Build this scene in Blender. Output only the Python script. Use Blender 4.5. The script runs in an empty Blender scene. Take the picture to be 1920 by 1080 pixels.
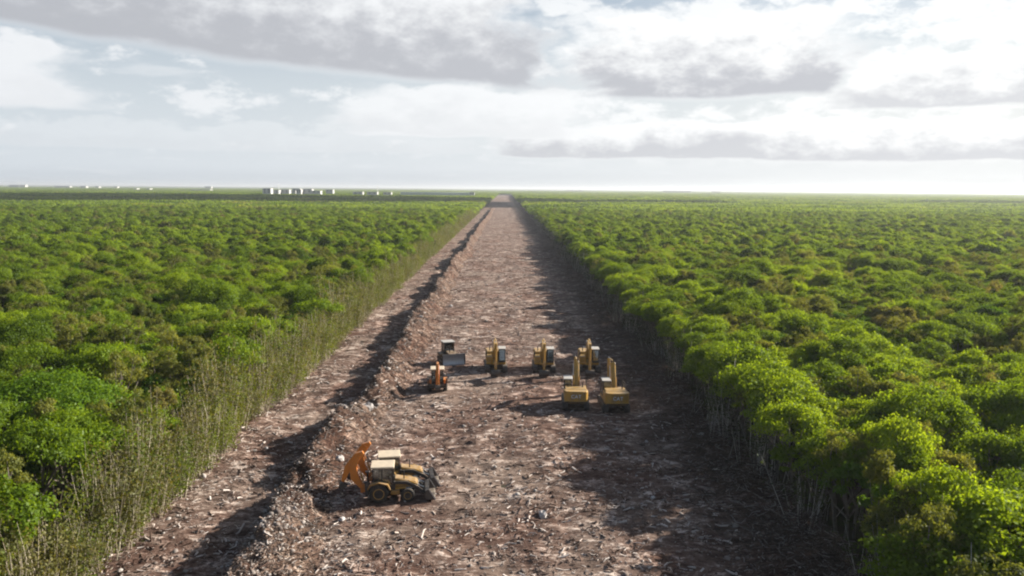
import bpy, bmesh, math, random
import numpy as np
from mathutils import Vector, Matrix

# ------------------------------------------------------------------ camera
scene = bpy.context.scene
C = scene.collection
PW, PH, FPX = 1920.0, 1080.0, 1450.0          # picture frame and focal length in its pixels
VPX, VPY, SLOPE = 948.0, 353.0, 16.0 / 1920.0  # where the cleared strip vanishes, tilt of the horizon
CAMZ = 24.35
GZ = 0.35                                      # level of the cleared ground
Yc = Vector(((VPX - PW / 2) / FPX, (PH / 2 - VPY) / FPX, -1)).normalized()
hz = Vector((1, -SLOPE, 0))
Zc = hz.cross(-Yc).normalized()
if Zc.y < 0: Zc = -Zc
Xc = Yc.cross(Zc)
RM = Matrix((Xc, Yc, Zc))                      # camera axes -> world axes
cam = bpy.data.cameras.new('camera')
cam.sensor_width = 36.0
cam.lens = FPX / PW * 36.0
cam.clip_start = 0.5
cam.clip_end = 60000
camo = bpy.data.objects.new('camera', cam)
camo.matrix_world = Matrix.Translation((0, 0, CAMZ)) @ RM.to_4x4()
C.objects.link(camo)
scene.camera = camo

def gp(px, py, z=GZ):
    """point at height z seen at a pixel of the photograph"""
    d = RM @ Vector(((px - PW / 2) / FPX, (PH / 2 - py) / FPX, -1))
    t = (z - CAMZ) / d.z
    return Vector((d.x * t, d.y * t, z))

# ------------------------------------------------------------------ world, sun, exposure
SUN_AZ, SUN_EL = math.radians(66), math.radians(23.0)
W = bpy.data.worlds.new('World'); scene.world = W; W.use_nodes = True
nt = W.node_tree; nt.nodes.clear()
class NB:
    """small helper that wires maths nodes together"""
    def __init__(s, t): s.t = t
    def n(s, ty, **kw):
        nd = s.t.nodes.new(ty)
        for k, v in kw.items(): setattr(nd, k, v)
        return nd
    def put(s, sock, v):
        if isinstance(v, bpy.types.NodeSocket): s.t.links.new(v, sock)
        elif v is not None: sock.default_value = v
    def m(s, op, a, b=None, c=None, clamp=False):
        nd = s.n('ShaderNodeMath', operation=op, use_clamp=clamp)
        for i, v in enumerate((a, b, c)): s.put(nd.inputs[i], v)
        return nd.outputs[0]
    def add(s, a, b): return s.m('ADD', a, b)
    def sub(s, a, b): return s.m('SUBTRACT', a, b)
    def mul(s, a, b): return s.m('MULTIPLY', a, b)
    def ss(s, e0, e1, x, o0=0.0, o1=1.0):
        nd = s.n('ShaderNodeMapRange', interpolation_type='SMOOTHSTEP')
        for k, v in (('Value', x), ('From Min', e0), ('From Max', e1), ('To Min', o0), ('To Max', o1)): s.put(nd.inputs[k], v)
        return nd.outputs[0]
    def mix(s, f, a, b, blend='MIX'):
        nd = s.n('ShaderNodeMix', data_type='RGBA', blend_type=blend)
        s.put(nd.inputs[0], f); s.put(nd.inputs[6], a); s.put(nd.inputs[7], b)
        return nd.outputs[2]
    def noise(s, vec, scale, detail=6, rough=0.55, dist=0.0, out='Fac', dims='3D'):
        nd = s.n('ShaderNodeTexNoise', noise_dimensions=dims)
        if vec is not None: s.put(nd.inputs['Vector'], vec)
        for k, v in (('Scale', scale), ('Detail', detail), ('Roughness', rough), ('Distortion', dist)): s.put(nd.inputs[k], v)
        return nd.outputs[out]
    def comb(s, x, y, z=0.0):
        nd = s.n('ShaderNodeCombineXYZ')
        for i, v in enumerate((x, y, z)): s.put(nd.inputs[i], v)
        return nd.outputs[0]
    def ramp(s, f, stops):
        nd = s.n('ShaderNodeValToRGB'); s.put(nd.inputs[0], f)
        e = nd.color_ramp.elements
        while len(e) < len(stops): e.new(0.5)
        for el, (p, c) in zip(e, stops): el.position = p; el.color = (*c, 1)
        return nd.outputs[0]

def build_sky():
    b = NB(nt)
    sky = b.n('ShaderNodeTexSky', sky_type='NISHITA', sun_disc=False)
    sky.sun_elevation = SUN_EL; sky.sun_rotation = SUN_AZ
    sky.altitude = 0; sky.air_density = 1.0; sky.dust_density = 1.2; sky.ozone_density = 1.0
    tc = b.n('ShaderNodeTexCoord')
    sep = b.n('ShaderNodeSeparateXYZ'); nt.links.new(tc.outputs['Generated'], sep.inputs[0])
    x, y, z = sep.outputs
    az = b.mul(b.m('ARCTAN2', x, y), 57.2958)
    el = b.mul(b.m('ARCSINE', z), 57.2958)
    # scattered clouds of the whole sky: a flat deck seen in perspective, closing up towards the horizon
    zz = b.add(b.m('MAXIMUM', z, 0.0), 0.07)
    deck = b.comb(b.m('DIVIDE', x, zz), b.m('DIVIDE', y, zz), 0.0)
    nd_big = b.noise(deck, 0.8, 4, 0.6)
    n1 = b.noise(b.comb(b.mul(az, 0.10), b.mul(el, 0.24), 3.0), 1.6, 5, 0.60)
    n2 = b.noise(b.comb(b.mul(az, 0.10), b.mul(el, 0.17), 9.0), 3.6, 5, 0.62)
    n3 = b.noise(b.comb(b.mul(az, 0.10), b.mul(el, 0.20), 5.0), 2.2, 6, 0.62)
    n1c = b.sub(n1, 0.5); n2c = b.sub(n2, 0.5)
    sd = Vector((math.sin(SUN_AZ) * math.cos(SUN_EL), math.cos(SUN_AZ) * math.cos(SUN_EL), math.sin(SUN_EL)))
    dt = b.n('ShaderNodeVectorMath', operation='DOT_PRODUCT'); nt.links.new(tc.outputs['Generated'], dt.inputs[0]); dt.inputs[1].default_value = sd
    fwd = b.m('POWER', b.m('MAXIMUM', b.add(0.5, b.mul(dt.outputs['Value'], 0.5)), 0.0), 2.2)   # clouds glow towards the sun
    white = b.mul(b.ss(0.57, 0.70, nd_big), b.mul(b.ss(3, 16, el, 0.25, 0.9), b.ss(60, 18, el, 0.45, 1.0)))
    grey = b.mul(white, b.ss(0.62, 0.80, nd_big, 0.0, 0.7))
    # ragged white cumulus towards the horizon, thicker towards the sun
    cum = b.mul(b.ss(0.47, 0.62, b.add(n3, b.mul(b.sub(fwd, 0.45), 0.22))), b.mul(b.ss(1.2, 3.2, el), b.ss(21, 12, el)))
    white = b.m('MAXIMUM', white, b.mul(cum, 0.85))
    # long cloud banks: azimuth range, flat base (deg, slope), thickness, grey, opacity, raggedness of the top
    banks = [(-75, 2.0, 6.8, -0.075, 10.5, 1.0, 1.0, 0.6), (5.0, 22.0, 6.4, -0.01, 6.6, 1.0, 1.0, 1.3), (0.0, 75.0, 2.25, -0.012, 3.0, 0.8, 1.0, 0.8),
             (23.0, 75.0, 5.3, 0.0, 3.6, 0.75, 0.95, 1.2), (-75.0, -29.0, 4.6, -0.0, 4.0, 0.12, 1.0, 1.3), (-10.0, 6.0, 3.6, 0.0, 3.6, 0.25, 0.9, 1.0), (-60, -3, 2.4, 0.0, 1.8, 0.25, 0.35, 0.8)]
    for a0, a1, base, k, th, gr, wf, rag in banks:
        bb = b.add(base, b.mul(k, az))
        h0 = b.m('DIVIDE', b.sub(b.add(el, b.mul(n1c, 0.9)), bb), th)                                   # flat base
        h1 = b.m('DIVIDE', b.sub(b.add(el, b.mul(b.add(b.mul(n1c, 3.5), b.mul(n2c, 1.8)), rag)), bb), th)   # ragged top
        azn = b.add(az, b.mul(n1c, 16))
        inaz = b.mul(b.ss(a0 - 3, a0 + 2, azn), b.ss(a1 + 3, a1 - 2, azn))
        dn = b.mul(inaz, b.mul(b.ss(-0.02, 0.07, h0), b.ss(1.02, 0.82, h1)))
        white = b.m('MAXIMUM', white, b.mul(dn, wf))
        g = b.mul(dn, b.ss(0.75, 0.12, b.add(h1, b.mul(n2c, 0.9))))
        grey = b.m('MAXIMUM', b.mul(grey, b.sub(1.0, b.mul(dn, 0.6))), b.mul(g, gr))
    SKYK = 0.075
    base = b.mix(1.0, sky.outputs[0], (SKYK, SKYK, SKYK, 1), 'MULTIPLY')
    veilc = b.mix(fwd, (0.49, 0.54, 0.60, 1), (0.66, 0.67, 0.67, 1))
    veil = b.m('MINIMUM', b.add(b.ss(20, 1, el, 0.0, 0.88), b.mul(fwd, 0.12)), 1.0)
    base = b.mix(veil, base, veilc)
    wc = b.mix(fwd, (0.58, 0.60, 0.63, 1), (0.86, 0.86, 0.85, 1))
    gc = b.mix(fwd, (0.335, 0.35, 0.38, 1), (0.475, 0.485, 0.515, 1))
    cl = b.mix(grey, wc, gc)
    col = b.mix(white, base, cl)
    bg = b.n('ShaderNodeBackground'); nt.links.new(col, bg.inputs[0]); bg.inputs[1].default_value = 0.61
    o = b.n('ShaderNodeOutputWorld'); nt.links.new(bg.outputs[0], o.inputs[0])
build_sky()
W.cycles.sampling_method = 'MANUAL'; W.cycles.sample_map_resolution = 256
sl = bpy.data.lights.new('sun', 'SUN'); sl.energy = 5.0; sl.angle = math.radians(0.5); sl.color = (1.0, 0.93, 0.82)
so = bpy.data.objects.new('sun', sl); C.objects.link(so)
sund = Vector((math.sin(SUN_AZ) * math.cos(SUN_EL), math.cos(SUN_AZ) * math.cos(SUN_EL), math.sin(SUN_EL)))
so.rotation_euler = sund.to_track_quat('Z', 'Y').to_euler()
so.location = (60, 40, 80)
vs = scene.view_settings
vs.view_transform = 'Standard'; vs.look = 'None'; vs.exposure = 1.18; vs.gamma = 1.0; vs.use_curve_mapping = False
scene.render.engine = 'CYCLES'
cy = scene.cycles
cy.max_bounces = 6; cy.diffuse_bounces = 2; cy.glossy_bounces = 2; cy.transmission_bounces = 4; cy.transparent_max_bounces = 8
cy.use_denoising = True
cy.pixel_filter_type = 'BLACKMAN_HARRIS'; cy.filter_width = 2.1
cy.volume_bounces = 0
cy.sample_clamp_indirect = 4.0

# ------------------------------------------------------------------ helpers
rng = np.random.default_rng(7)
random.seed(7)
def tag(o, label=None, cat=None, group=None, kind=None):
    for k, v in (('label', label), ('category', cat), ('group', group), ('kind', kind)):
        if v: o[k] = v
    return o
def link(o, parent=None):
    C.objects.link(o)
    if parent is not None: o.parent = parent
    return o
def empty(name, loc=(0, 0, 0), rz=0.0):
    o = bpy.data.objects.new(name, None); o.location = loc; o.rotation_euler = (0, 0, rz); o.empty_display_size = 0.3
    return link(o)
def np_mesh(name, V, F, mat=None, smooth=False):
    """mesh from numpy arrays; F is (n,3) or (n,4)"""
    me = bpy.data.meshes.new(name)
    V = np.asarray(V, np.float32); F = np.asarray(F, np.int32)
    k = F.shape[1]
    me.vertices.add(len(V)); me.vertices.foreach_set('co', V.ravel())
    me.loops.add(F.size); me.loops.foreach_set('vertex_index', F.ravel())
    me.polygons.add(len(F))
    me.polygons.foreach_set('loop_start', np.arange(0, F.size, k, dtype=np.int32))
    me.polygons.foreach_set('loop_total', np.full(len(F), k, np.int32))
    if smooth: me.polygons.foreach_set('use_smooth', np.ones(len(F), bool))
    me.update(calc_edges=True)
    if mat: me.materials.append(mat)
    return me
def copy_tree(o, parent=None, loc=None, rz=None):
    c = o.copy(); link(c, parent)
    if loc is not None: c.location = loc
    if rz is not None: c.rotation_euler = (0, 0, rz)
    for ch in list(o.children): copy_tree(ch, c)
    return c
_lat = {}
def vnoise(x, y, seed=0):
    """smooth value noise, about -1..1"""
    if seed not in _lat: _lat[seed] = np.random.default_rng(1000 + seed).uniform(-1, 1, (256, 256))
    L = _lat[seed]
    x = np.asarray(x, float); y = np.asarray(y, float)
    xi = np.floor(x).astype(int); yi = np.floor(y).astype(int)
    fx = x - xi; fy = y - yi
    fx = fx * fx * (3 - 2 * fx); fy = fy * fy * (3 - 2 * fy)
    a = L[xi % 256, yi % 256]; b_ = L[(xi + 1) % 256, yi % 256]; c = L[xi % 256, (yi + 1) % 256]; d = L[(xi + 1) % 256, (yi + 1) % 256]
    return (a * (1 - fx) + b_ * fx) * (1 - fy) + (c * (1 - fx) + d * fx) * fy

# ------------------------------------------------------------------ materials
def material(name):
    m = bpy.data.materials.new(name); m.use_nodes = True
    t = m.node_tree; t.nodes.clear()
    out = t.nodes.new('ShaderNodeOutputMaterial')
    return m, NB(t), out
def principled(b, out, col, rough=0.8, metal=0.0, bump=None, bstr=0.3, bdist=0.02, spec=0.4):
    p = b.n('ShaderNodeBsdfPrincipled')
    b.put(p.inputs['Base Color'], col if not isinstance(col, tuple) else (*col, 1)); b.put(p.inputs['Roughness'], rough); p.inputs['Metallic'].default_value = metal
    p.inputs['Specular IOR Level'].default_value = spec
    if bump is not None:
        bn = b.n('ShaderNodeBump'); bn.inputs['Strength'].default_value = bstr; bn.inputs['Distance'].default_value = bdist
        b.put(bn.inputs['Height'], bump); b.t.links.new(bn.outputs[0], p.inputs['Normal'])
    b.t.links.new(p.outputs[0], out.inputs[0])
    return p
def paint(name, col, rough=0.45, dirt=0.5, metal=0.0, dirtcol=(0.16, 0.12, 0.09), lit_top=0.45):
    m, b, out = material(name)
    tc = b.n('ShaderNodeTexCoord'); oi = b.n('ShaderNodeObjectInfo')
    n = b.noise(tc.outputs['Object'], 2.2, 7, 0.65)
    n2 = b.noise(tc.outputs['Object'], 14.0, 4, 0.6)
    f = b.mul(b.ss(0.42, 0.75, b.add(b.mul(n, 0.75), b.mul(n2, 0.25))), dirt)
    c = b.mix(f, (*col, 1), (*dirtcol, 1))
    gg = b.n('ShaderNodeNewGeometry'); sz = b.n('ShaderNodeSeparateXYZ'); b.put(sz.inputs[0], gg.outputs['Normal'])
    c = b.mix(b.mul(b.ss(0.6, 0.95, sz.outputs[2]), b.mul(b.ss(0.3, 0.7, n), lit_top)), c, (0.50, 0.42, 0.33, 1))  # upward faces painted pale and dusty so that tops look sunlit
    principled(b, out, c, b.ss(0, 1, f, rough, 0.9), metal, n2, 0.15, 0.01)
    return m
def foliage(name, dark, mid, light, dead=None, trans=0.35, patch=0.045):
    m, b, out = material(name)
    g = b.n('ShaderNodeNewGeometry'); oi = b.n('ShaderNodeObjectInfo')
    ri = g.outputs['Random Per Island']; ro = oi.outputs['Random']
    big = b.noise(g.outputs['Position'], patch, 4, 0.6)
    f = b.add(b.mul(ro, 0.55), b.add(b.mul(ri, 0.28), b.mul(b.sub(big, 0.5), 0.75)))
    c = b.ramp(b.add(f, 0.03), [(0.0, dark), (0.45, mid), (0.95, light)])
    if dead:
        dn = b.ss(0.62, 0.74, b.noise(g.outputs['Position'], 0.028, 3, 0.6))
        c = b.mix(b.mul(b.add(b.mul(dn, 1.3), b.ss(0.97, 0.98, ro)), 0.40), c, (*dead, 1))
    d = b.n('ShaderNodeBsdfDiffuse'); b.put(d.inputs[0], c)
    tr = b.n('ShaderNodeBsdfTranslucent'); b.put(tr.inputs[0], b.mix(1.0, c, (2.1, 1.85, 0.65, 1), 'MULTIPLY'))
    mx = b.n('ShaderNodeMixShader'); mx.inputs[0].default_value = trans
    b.t.links.new(d.outputs[0], mx.inputs[1]); b.t.links.new(tr.outputs[0], mx.inputs[2])
    gl = b.n('ShaderNodeBsdfGlossy'); gl.inputs['Roughness'].default_value = 0.5; gl.inputs[0].default_value = (0.8, 0.85, 0.8, 1)
    mx2 = b.n('ShaderNodeMixShader'); mx2.inputs[0].default_value = 0.012
    b.t.links.new(mx.outputs[0], mx2.inputs[1]); b.t.links.new(gl.outputs[0], mx2.inputs[2])
    b.t.links.new(mx2.outputs[0], out.inputs[0])
    return m
def soil(name, wet=1.0):
    """torn-up ground: red-brown earth, crushed pale limestone, grey chips"""
    m, b, out = material(name)
    g = b.n('ShaderNodeNewGeometry'); P = g.outputs['Position']
    mp = b.n('ShaderNodeMapping'); b.put(mp.inputs[0], P); mp.inputs['Scale'].default_value = (0.55, 1.0, 1.0); mp.inputs['Rotation'].default_value = (0, 0, 0.25)
    S = mp.outputs[0]
    big = b.noise(P, 0.09, 5, 0.6, 0.4)
    mid = b.noise(S, 0.75, 7, 0.68, 0.7)
    fine = b.noise(S, 3.2, 6, 0.7, 0.5)
    tiny = b.noise(P, 11.0, 3, 0.6)
    f = b.add(b.mul(mid, 0.55), b.add(b.mul(fine, 0.35), b.mul(tiny, 0.12)))
    c = b.ramp(f, [(0.37, (0.030, 0.017, 0.013)), (0.44, (0.085, 0.053, 0.043)), (0.51, (0.152, 0.106, 0.087)), (0.555, (0.27, 0.208, 0.176)), (0.605, (0.66, 0.585, 0.53))])
    red = b.mul(b.ss(0.48, 0.62, big), 0.45)
    c = b.mix(red, c, b.mix(1.0, c, (0.78, 0.56, 0.48, 1), 'MULTIPLY'))
    pale = b.mul(b.ss(0.50, 0.36, big), 0.35)
    c = b.mix(pale, c, b.mix(0.5, c, (0.42, 0.37, 0.31, 1)))
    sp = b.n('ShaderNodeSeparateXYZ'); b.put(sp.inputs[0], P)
    humus_shade = b.ss(12.5, 17.5, b.add(sp.outputs[0], b.mul(b.sub(b.noise(P, 0.16, 5, 0.65), 0.5), 16.0)))  # dark humus and brush tone, with forest shade painted into the soil colour
    c = b.mix(b.mul(humus_shade, 0.8), c, b.mix(1.0, c, (0.30, 0.26, 0.25, 1), 'MULTIPLY'))
    c = b.mix(1.0, c, (0.97, 0.905, 0.86, 1), 'MULTIPLY')
    if wet < 1: c = b.mix(1.0, c, (wet, wet * 0.93, wet * 0.88, 1), 'MULTIPLY')
    hgt = b.add(b.mul(mid, 0.7), b.add(b.mul(fine, 0.35), b.mul(tiny, 0.08)))
    principled(b, out, c, 0.95, 0, hgt, 1.0, 0.28, 0.12)
    return m
def simple_noise(name, stops, scale, rough=0.9, island=0.0, bstr=0.3, bdist=0.02):
    m, b, out = material(name)
    tc = b.n('ShaderNodeTexCoord'); g = b.n('ShaderNodeNewGeometry')
    n = b.noise(g.outputs['Position'], scale, 6, 0.65)
    f = n
    if island: f = b.add(b.mul(n, 1 - island), b.mul(g.outputs['Random Per Island'], island))
    c = b.ramp(f, stops)
    principled(b, out, c, rough, 0, n, bstr, bdist, 0.2)
    return m
def glass_mat(name):
    m, b, out = material(name)
    gl = b.n('ShaderNodeBsdfGlossy'); gl.inputs[0].default_value = (0.75, 0.8, 0.85, 1); gl.inputs['Roughness'].default_value = 0.08
    tr = b.n('ShaderNodeBsdfTransparent'); tr.inputs[0].default_value = (0.45, 0.5, 0.52, 1)
    fr = b.n('ShaderNodeFresnel'); fr.inputs[0].default_value = 1.5
    mx = b.n('ShaderNodeMixShader'); b.put(mx.inputs[0], b.m('MINIMUM', b.add(fr.outputs[0], 0.12), 1.0))
    b.t.links.new(tr.outputs[0], mx.inputs[1]); b.t.links.new(gl.outputs[0], mx.inputs[2])
    b.t.links.new(mx.outputs[0], out.inputs[0])
    return m

MAT = {}
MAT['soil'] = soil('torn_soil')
MAT['heap'] = soil('heaped_soil', 0.62)
MAT['floor'] = simple_noise('forest_floor', [(0.3, (0.030, 0.022, 0.016)), (0.5, (0.055, 0.045, 0.028)), (0.7, (0.05, 0.065, 0.025))], 0.6)
MAT['leaf'] = foliage('tree_leaf', (0.040, 0.078, 0.006), (0.122, 0.192, 0.010), (0.232, 0.315, 0.016), dead=(0.17, 0.13, 0.085), trans=0.50)
MAT['leaf_dark'] = foliage('dark_tree_leaf', (0.030, 0.066, 0.008), (0.072, 0.145, 0.011), (0.150, 0.235, 0.015), trans=0.5)
MAT['leaf_olive'] = foliage('olive_tree_leaf', (0.050, 0.064, 0.016), (0.115, 0.135, 0.030), (0.205, 0.215, 0.055), dead=(0.20, 0.15, 0.09), trans=0.45)
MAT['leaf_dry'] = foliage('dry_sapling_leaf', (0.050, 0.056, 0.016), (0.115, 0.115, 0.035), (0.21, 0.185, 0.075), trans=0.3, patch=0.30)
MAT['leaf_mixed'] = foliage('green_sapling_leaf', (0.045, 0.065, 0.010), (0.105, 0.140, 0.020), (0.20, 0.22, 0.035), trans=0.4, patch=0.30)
MAT['leaf_shade'] = foliage('shaded_sapling_leaf', (0.020, 0.034, 0.012), (0.040, 0.058, 0.018), (0.075, 0.09, 0.03), patch=0.12, trans=0.3)  # darkened leaf colour, the shade of the forest edge painted in
MAT['bark'] = simple_noise('pale_bark', [(0.3, (0.10, 0.08, 0.065)), (0.55, (0.18, 0.155, 0.13)), (0.75, (0.30, 0.27, 0.23))], 2.5, island=0.4)
MAT['straw'] = simple_noise('dry_stem', [(0.25, (0.13, 0.105, 0.07)), (0.55, (0.28, 0.235, 0.165)), (0.8, (0.46, 0.405, 0.31))], 1.5, island=0.6)
MAT['pale_stem'] = simple_noise('pale_stem', [(0.25, (0.09, 0.075, 0.06)), (0.55, (0.20, 0.175, 0.15)), (0.85, (0.56, 0.53, 0.48))], 2.0, island=0.85)
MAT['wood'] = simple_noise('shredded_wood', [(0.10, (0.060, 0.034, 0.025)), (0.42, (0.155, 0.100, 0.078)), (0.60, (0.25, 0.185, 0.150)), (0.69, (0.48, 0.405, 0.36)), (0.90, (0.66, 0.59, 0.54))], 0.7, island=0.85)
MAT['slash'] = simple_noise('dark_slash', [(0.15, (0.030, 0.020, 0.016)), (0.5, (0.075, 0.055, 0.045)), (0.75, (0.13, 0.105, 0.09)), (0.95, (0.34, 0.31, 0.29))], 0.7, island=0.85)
MAT['stone'] = simple_noise('limestone', [(0.2, (0.09, 0.065, 0.055)), (0.5, (0.19, 0.15, 0.13)), (0.72, (0.28, 0.245, 0.22)), (0.9, (0.48, 0.44, 0.41))], 2.0, island=0.75, bstr=0.6, bdist=0.05)
MAT['boulder'] = simple_noise('pale_limestone', [(0.3, (0.26, 0.22, 0.20)), (0.5, (0.42, 0.39, 0.37)), (0.7, (0.56, 0.54, 0.53))], 2.2, bstr=0.7, bdist=0.06)
MAT['yellow'] = paint('yellow_paint', (0.42, 0.235, 0.035), 0.45, 0.8)
MAT['ochre'] = paint('faded_yellow_paint', (0.30, 0.165, 0.035), 0.5, 0.6)
MAT['orange'] = paint('orange_paint', (0.60, 0.19, 0.02), 0.45, 0.35)
MAT['cream'] = paint('cream_roof_paint', (0.66, 0.55, 0.40), 0.5, 0.3)
MAT['grey_roof'] = paint('grey_roof_paint', (0.46, 0.45, 0.43), 0.55, 0.35)
MAT['umber'] = paint('dirty_brown_paint', (0.13, 0.075, 0.03), 0.6, 0.7)
MAT['white'] = paint('white_paint', (0.80, 0.80, 0.79), 0.5, 0.2)
MAT['black'] = paint('black_steel', (0.022, 0.022, 0.024), 0.5, 0.35)
MAT['rubber'] = paint('tyre_rubber', (0.020, 0.019, 0.018), 0.85, 0.6)
MAT['track'] = paint('track_steel', (0.045, 0.040, 0.038), 0.6, 0.75)
MAT['steel'] = paint('worn_steel', (0.42, 0.43, 0.45), 0.32, 0.35, 0.55)
MAT['bucket'] = paint('dark_bucket_steel', (0.06, 0.05, 0.045), 0.55, 0.7)
MAT['chrome'] = paint('cylinder_rod', (0.6, 0.6, 0.6), 0.2, 0.1, 0.9)
MAT['glass'] = glass_mat('cab_glass')
MAT['seat'] = paint('seat_vinyl', (0.03, 0.03, 0.03), 0.7, 0.1)
MAT['wall_white'] = simple_noise('white_render', [(0.3, (0.40, 0.40, 0.39)), (0.7, (0.55, 0.545, 0.53))], 0.1)
MAT['wall_pale'] = simple_noise('pale_sheeting', [(0.3, (0.42, 0.48, 0.46)), (0.7, (0.55, 0.60, 0.58))], 0.1)
MAT['roof_grey'] = simple_noise('grey_roof', [(0.3, (0.30, 0.30, 0.30)), (0.7, (0.45, 0.45, 0.44))], 0.1)
MAT['window_dark'] = paint('dark_window', (0.05, 0.06, 0.07), 0.2, 0.1)
MAT['cloud'] = simple_noise('cloud', [(0.3, (0.85, 0.85, 0.85)), (0.7, (0.9, 0.9, 0.9))], 0.01)
MAT['canopy_far'] = simple_noise('far_canopy', [(0.3, (0.03, 0.05, 0.012)), (0.5, (0.065, 0.10, 0.02)), (0.7, (0.10, 0.14, 0.028))], 0.02)

# ------------------------------------------------------------------ where things stand
XL, XR = -26.0, 21.3                      # feet of the forest on either side of the cleared strip
def heading(deg): return math.radians(deg)
# machine spots: pixel of the ground under the middle of the machine, and the way it faces (0 = away along the strip, 180 = to the camera)
EXC = {'away_a': (gp(1078, 760), -3), 'away_b': (gp(1150, 764), 1), 'front_a': (gp(929, 692), 183), 'front_b': (gp(1019, 693), 180), 'front_c': (gp(1103, 693), 178)}
HOE = {'near': (gp(735, 932), -84), 'far': (gp(746, 910), -80), 'small': (gp(820, 728), 6)}
DOZ = (gp(842, 681), 200)
PADS = [(p.x, p.y, 3.2) for p, _ in EXC.values()] + [(p.x, p.y, 3.4) for p, _ in HOE.values()] + [(DOZ[0].x, DOZ[0].y, 3.2)]

def ground_h(x, y):
    x = np.asarray(x, float); y = np.asarray(y, float)
    n = 0.20 * vnoise(x / 7, y / 7, 1) + 0.12 * vnoise(x / 2.3, y / 2.6, 2) + 0.075 * vnoise(x / 0.9, y / 0.9, 3) + 0.05 * vnoise(x / 0.42, y / 0.42, 4)
    n += 0.22 * vnoise(x / 6.5, y / 2.1, 5) * np.clip(vnoise(x / 30, y / 14, 6) + 0.35, 0, 1)      # scrapes across the lane
    n += np.clip((x - 14) / 6, 0, 1) * (0.35 + 0.45 * vnoise(x / 2.5, y / 3.5, 7))                  # heaped slash beside the trees
    # shallow wheel ruts along the haul lane
    n += -0.10 * np.exp(-((x + 20.2 + 0.5 * np.sin(y / 17)) / 0.45) ** 2) - 0.10 * np.exp(-((x + 18.2 + 0.5 * np.sin(y / 17)) / 0.45) ** 2)
    for (a, c, r) in PADS:
        d = np.hypot(x - a, y - c)
        k = np.clip((d - r) / 1.8, 0.12, 1)
        n = n * k
    z = GZ + n
    e = np.clip(np.maximum(XL - 0.4 - x, x - XR - 0.4) / 2.0, 0, 1)     # falls away under the trees
    return z - e * 1.2

def berm_c(y):
    y = np.asarray(y, float)
    return -15.3 + 0.9 * vnoise(y / 23, 0 * y + 3.3, 11) + 0.5 * vnoise(y / 8, 0 * y + 7.7, 12) - 0.9 * np.exp(-((y - 60) / 9) ** 2) + 0.7 * np.exp(-((y - 47) / 6) ** 2)
def berm_h(x, y):
    """height of the windrow above the ground"""
    x = np.asarray(x, float); y = np.asarray(y, float)
    u = x - berm_c(y)
    hmax = 1.95 + 0.85 * vnoise(y / 9, 0 * y + 1.5, 13) + 0.6 * vnoise(y / 3.8, 0 * y + 4.5, 14)
    hmax = hmax * (1 - 0.45 * np.exp(-((y - 58.5) / 2.5) ** 2)) + 0.5 * np.exp(-((y - 128) / 14) ** 2)
    wl = 1.7; wr = 3.3 + 0.9 * vnoise(y / 12, 0 * y + 9.5, 15) + 2.2 * np.exp(-((y - 128) / 14) ** 2) + 1.3 * np.exp(-((y - 64) / 7) ** 2)
    p = np.where(u < 0, np.clip(1 + u / wl, 0, 1), np.clip(1 - u / wr, 0, 1))
    p = p * p * (3 - 2 * p)
    rough = 0.42 * vnoise(x / 1.5, y / 1.5, 16) + 0.26 * vnoise(x / 0.6, y / 0.6, 17)
    return hmax * p + rough * np.clip(p * 2, 0, 1)
def top_h(x, y):
    return ground_h(x, y) + np.maximum(berm_h(x, y), 0)

# ------------------------------------------------------------------ setting: ground
def ground_sheet():
    S = 26000.0
    bm = bmesh.new()
    xs = [-S, -3000, -400, -60, 60, 400, 3000, S]; ys = [-800, 0, 300, 1500, 6000, S]
    vv = [[bm.verts.new((x, y, 0)) for x in xs] for y in ys]
    for j in range(len(ys) - 1):
        for i in range(len(xs) - 1): bm.faces.new((vv[j][i], vv[j][i + 1], vv[j + 1][i + 1], vv[j + 1][i]))
    me = bpy.data.meshes.new('ground'); bm.to_mesh(me); bm.free(); me.materials.append(MAT['floor'])
    tag(link(bpy.data.objects.new('ground', me)), kind='structure')
ground_sheet()
def strip(name, xs, ys, hf, mat):
    X, Y = np.meshgrid(xs, ys)
    Z = hf(X, Y)
    V = np.stack([X, Y, Z], -1).reshape(-1, 3)
    nx, ny = len(xs), len(ys)
    i = np.arange(nx - 1)[None, :] + (np.arange(ny - 1) * nx)[:, None]
    F = np.stack([i, i + 1, i + nx + 1, i + nx], -1).reshape(-1, 4)
    return link(bpy.data.objects.new(name, np_mesh(name, V, F, mat, True)))
ys = list(np.arange(28, 135, 0.28))
while ys[-1] < 2700: ys.append(ys[-1] * 1.0 + max(0.28, (ys[-1] - 120) * 0.018))
ys = np.array(ys)
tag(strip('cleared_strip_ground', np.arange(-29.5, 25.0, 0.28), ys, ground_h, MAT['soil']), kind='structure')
yb = ys[ys < 900]
def berm_z(u, y):
    x = u + berm_c(y)
    return ground_h(x, y) + berm_h(x, y) - 0.06
def berm_mesh():
    us = np.arange(-2.6, 6.4, 0.25)
    U, Y = np.meshgrid(us, yb)
    X = U + berm_c(Y)
    Z = ground_h(X, Y) + berm_h(X, Y) - 0.06 - 0.5 * (berm_h(X, Y) <= 0.03)
    V = np.stack([X, Y, Z], -1).reshape(-1, 3)
    nx, ny = len(us), len(yb)
    i = np.arange(nx - 1)[None, :] + (np.arange(ny - 1) * nx)[:, None]
    F = np.stack([i, i + 1, i + nx + 1, i + nx], -1).reshape(-1, 4)
    o = link(bpy.data.objects.new('debris_windrow', np_mesh('debris_windrow', V, F, MAT['heap'], True)))
    tag(o, 'long low ridge of bulldozed earth and debris running along the cleared strip', 'earth ridge', kind='stuff')
berm_mesh()

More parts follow.
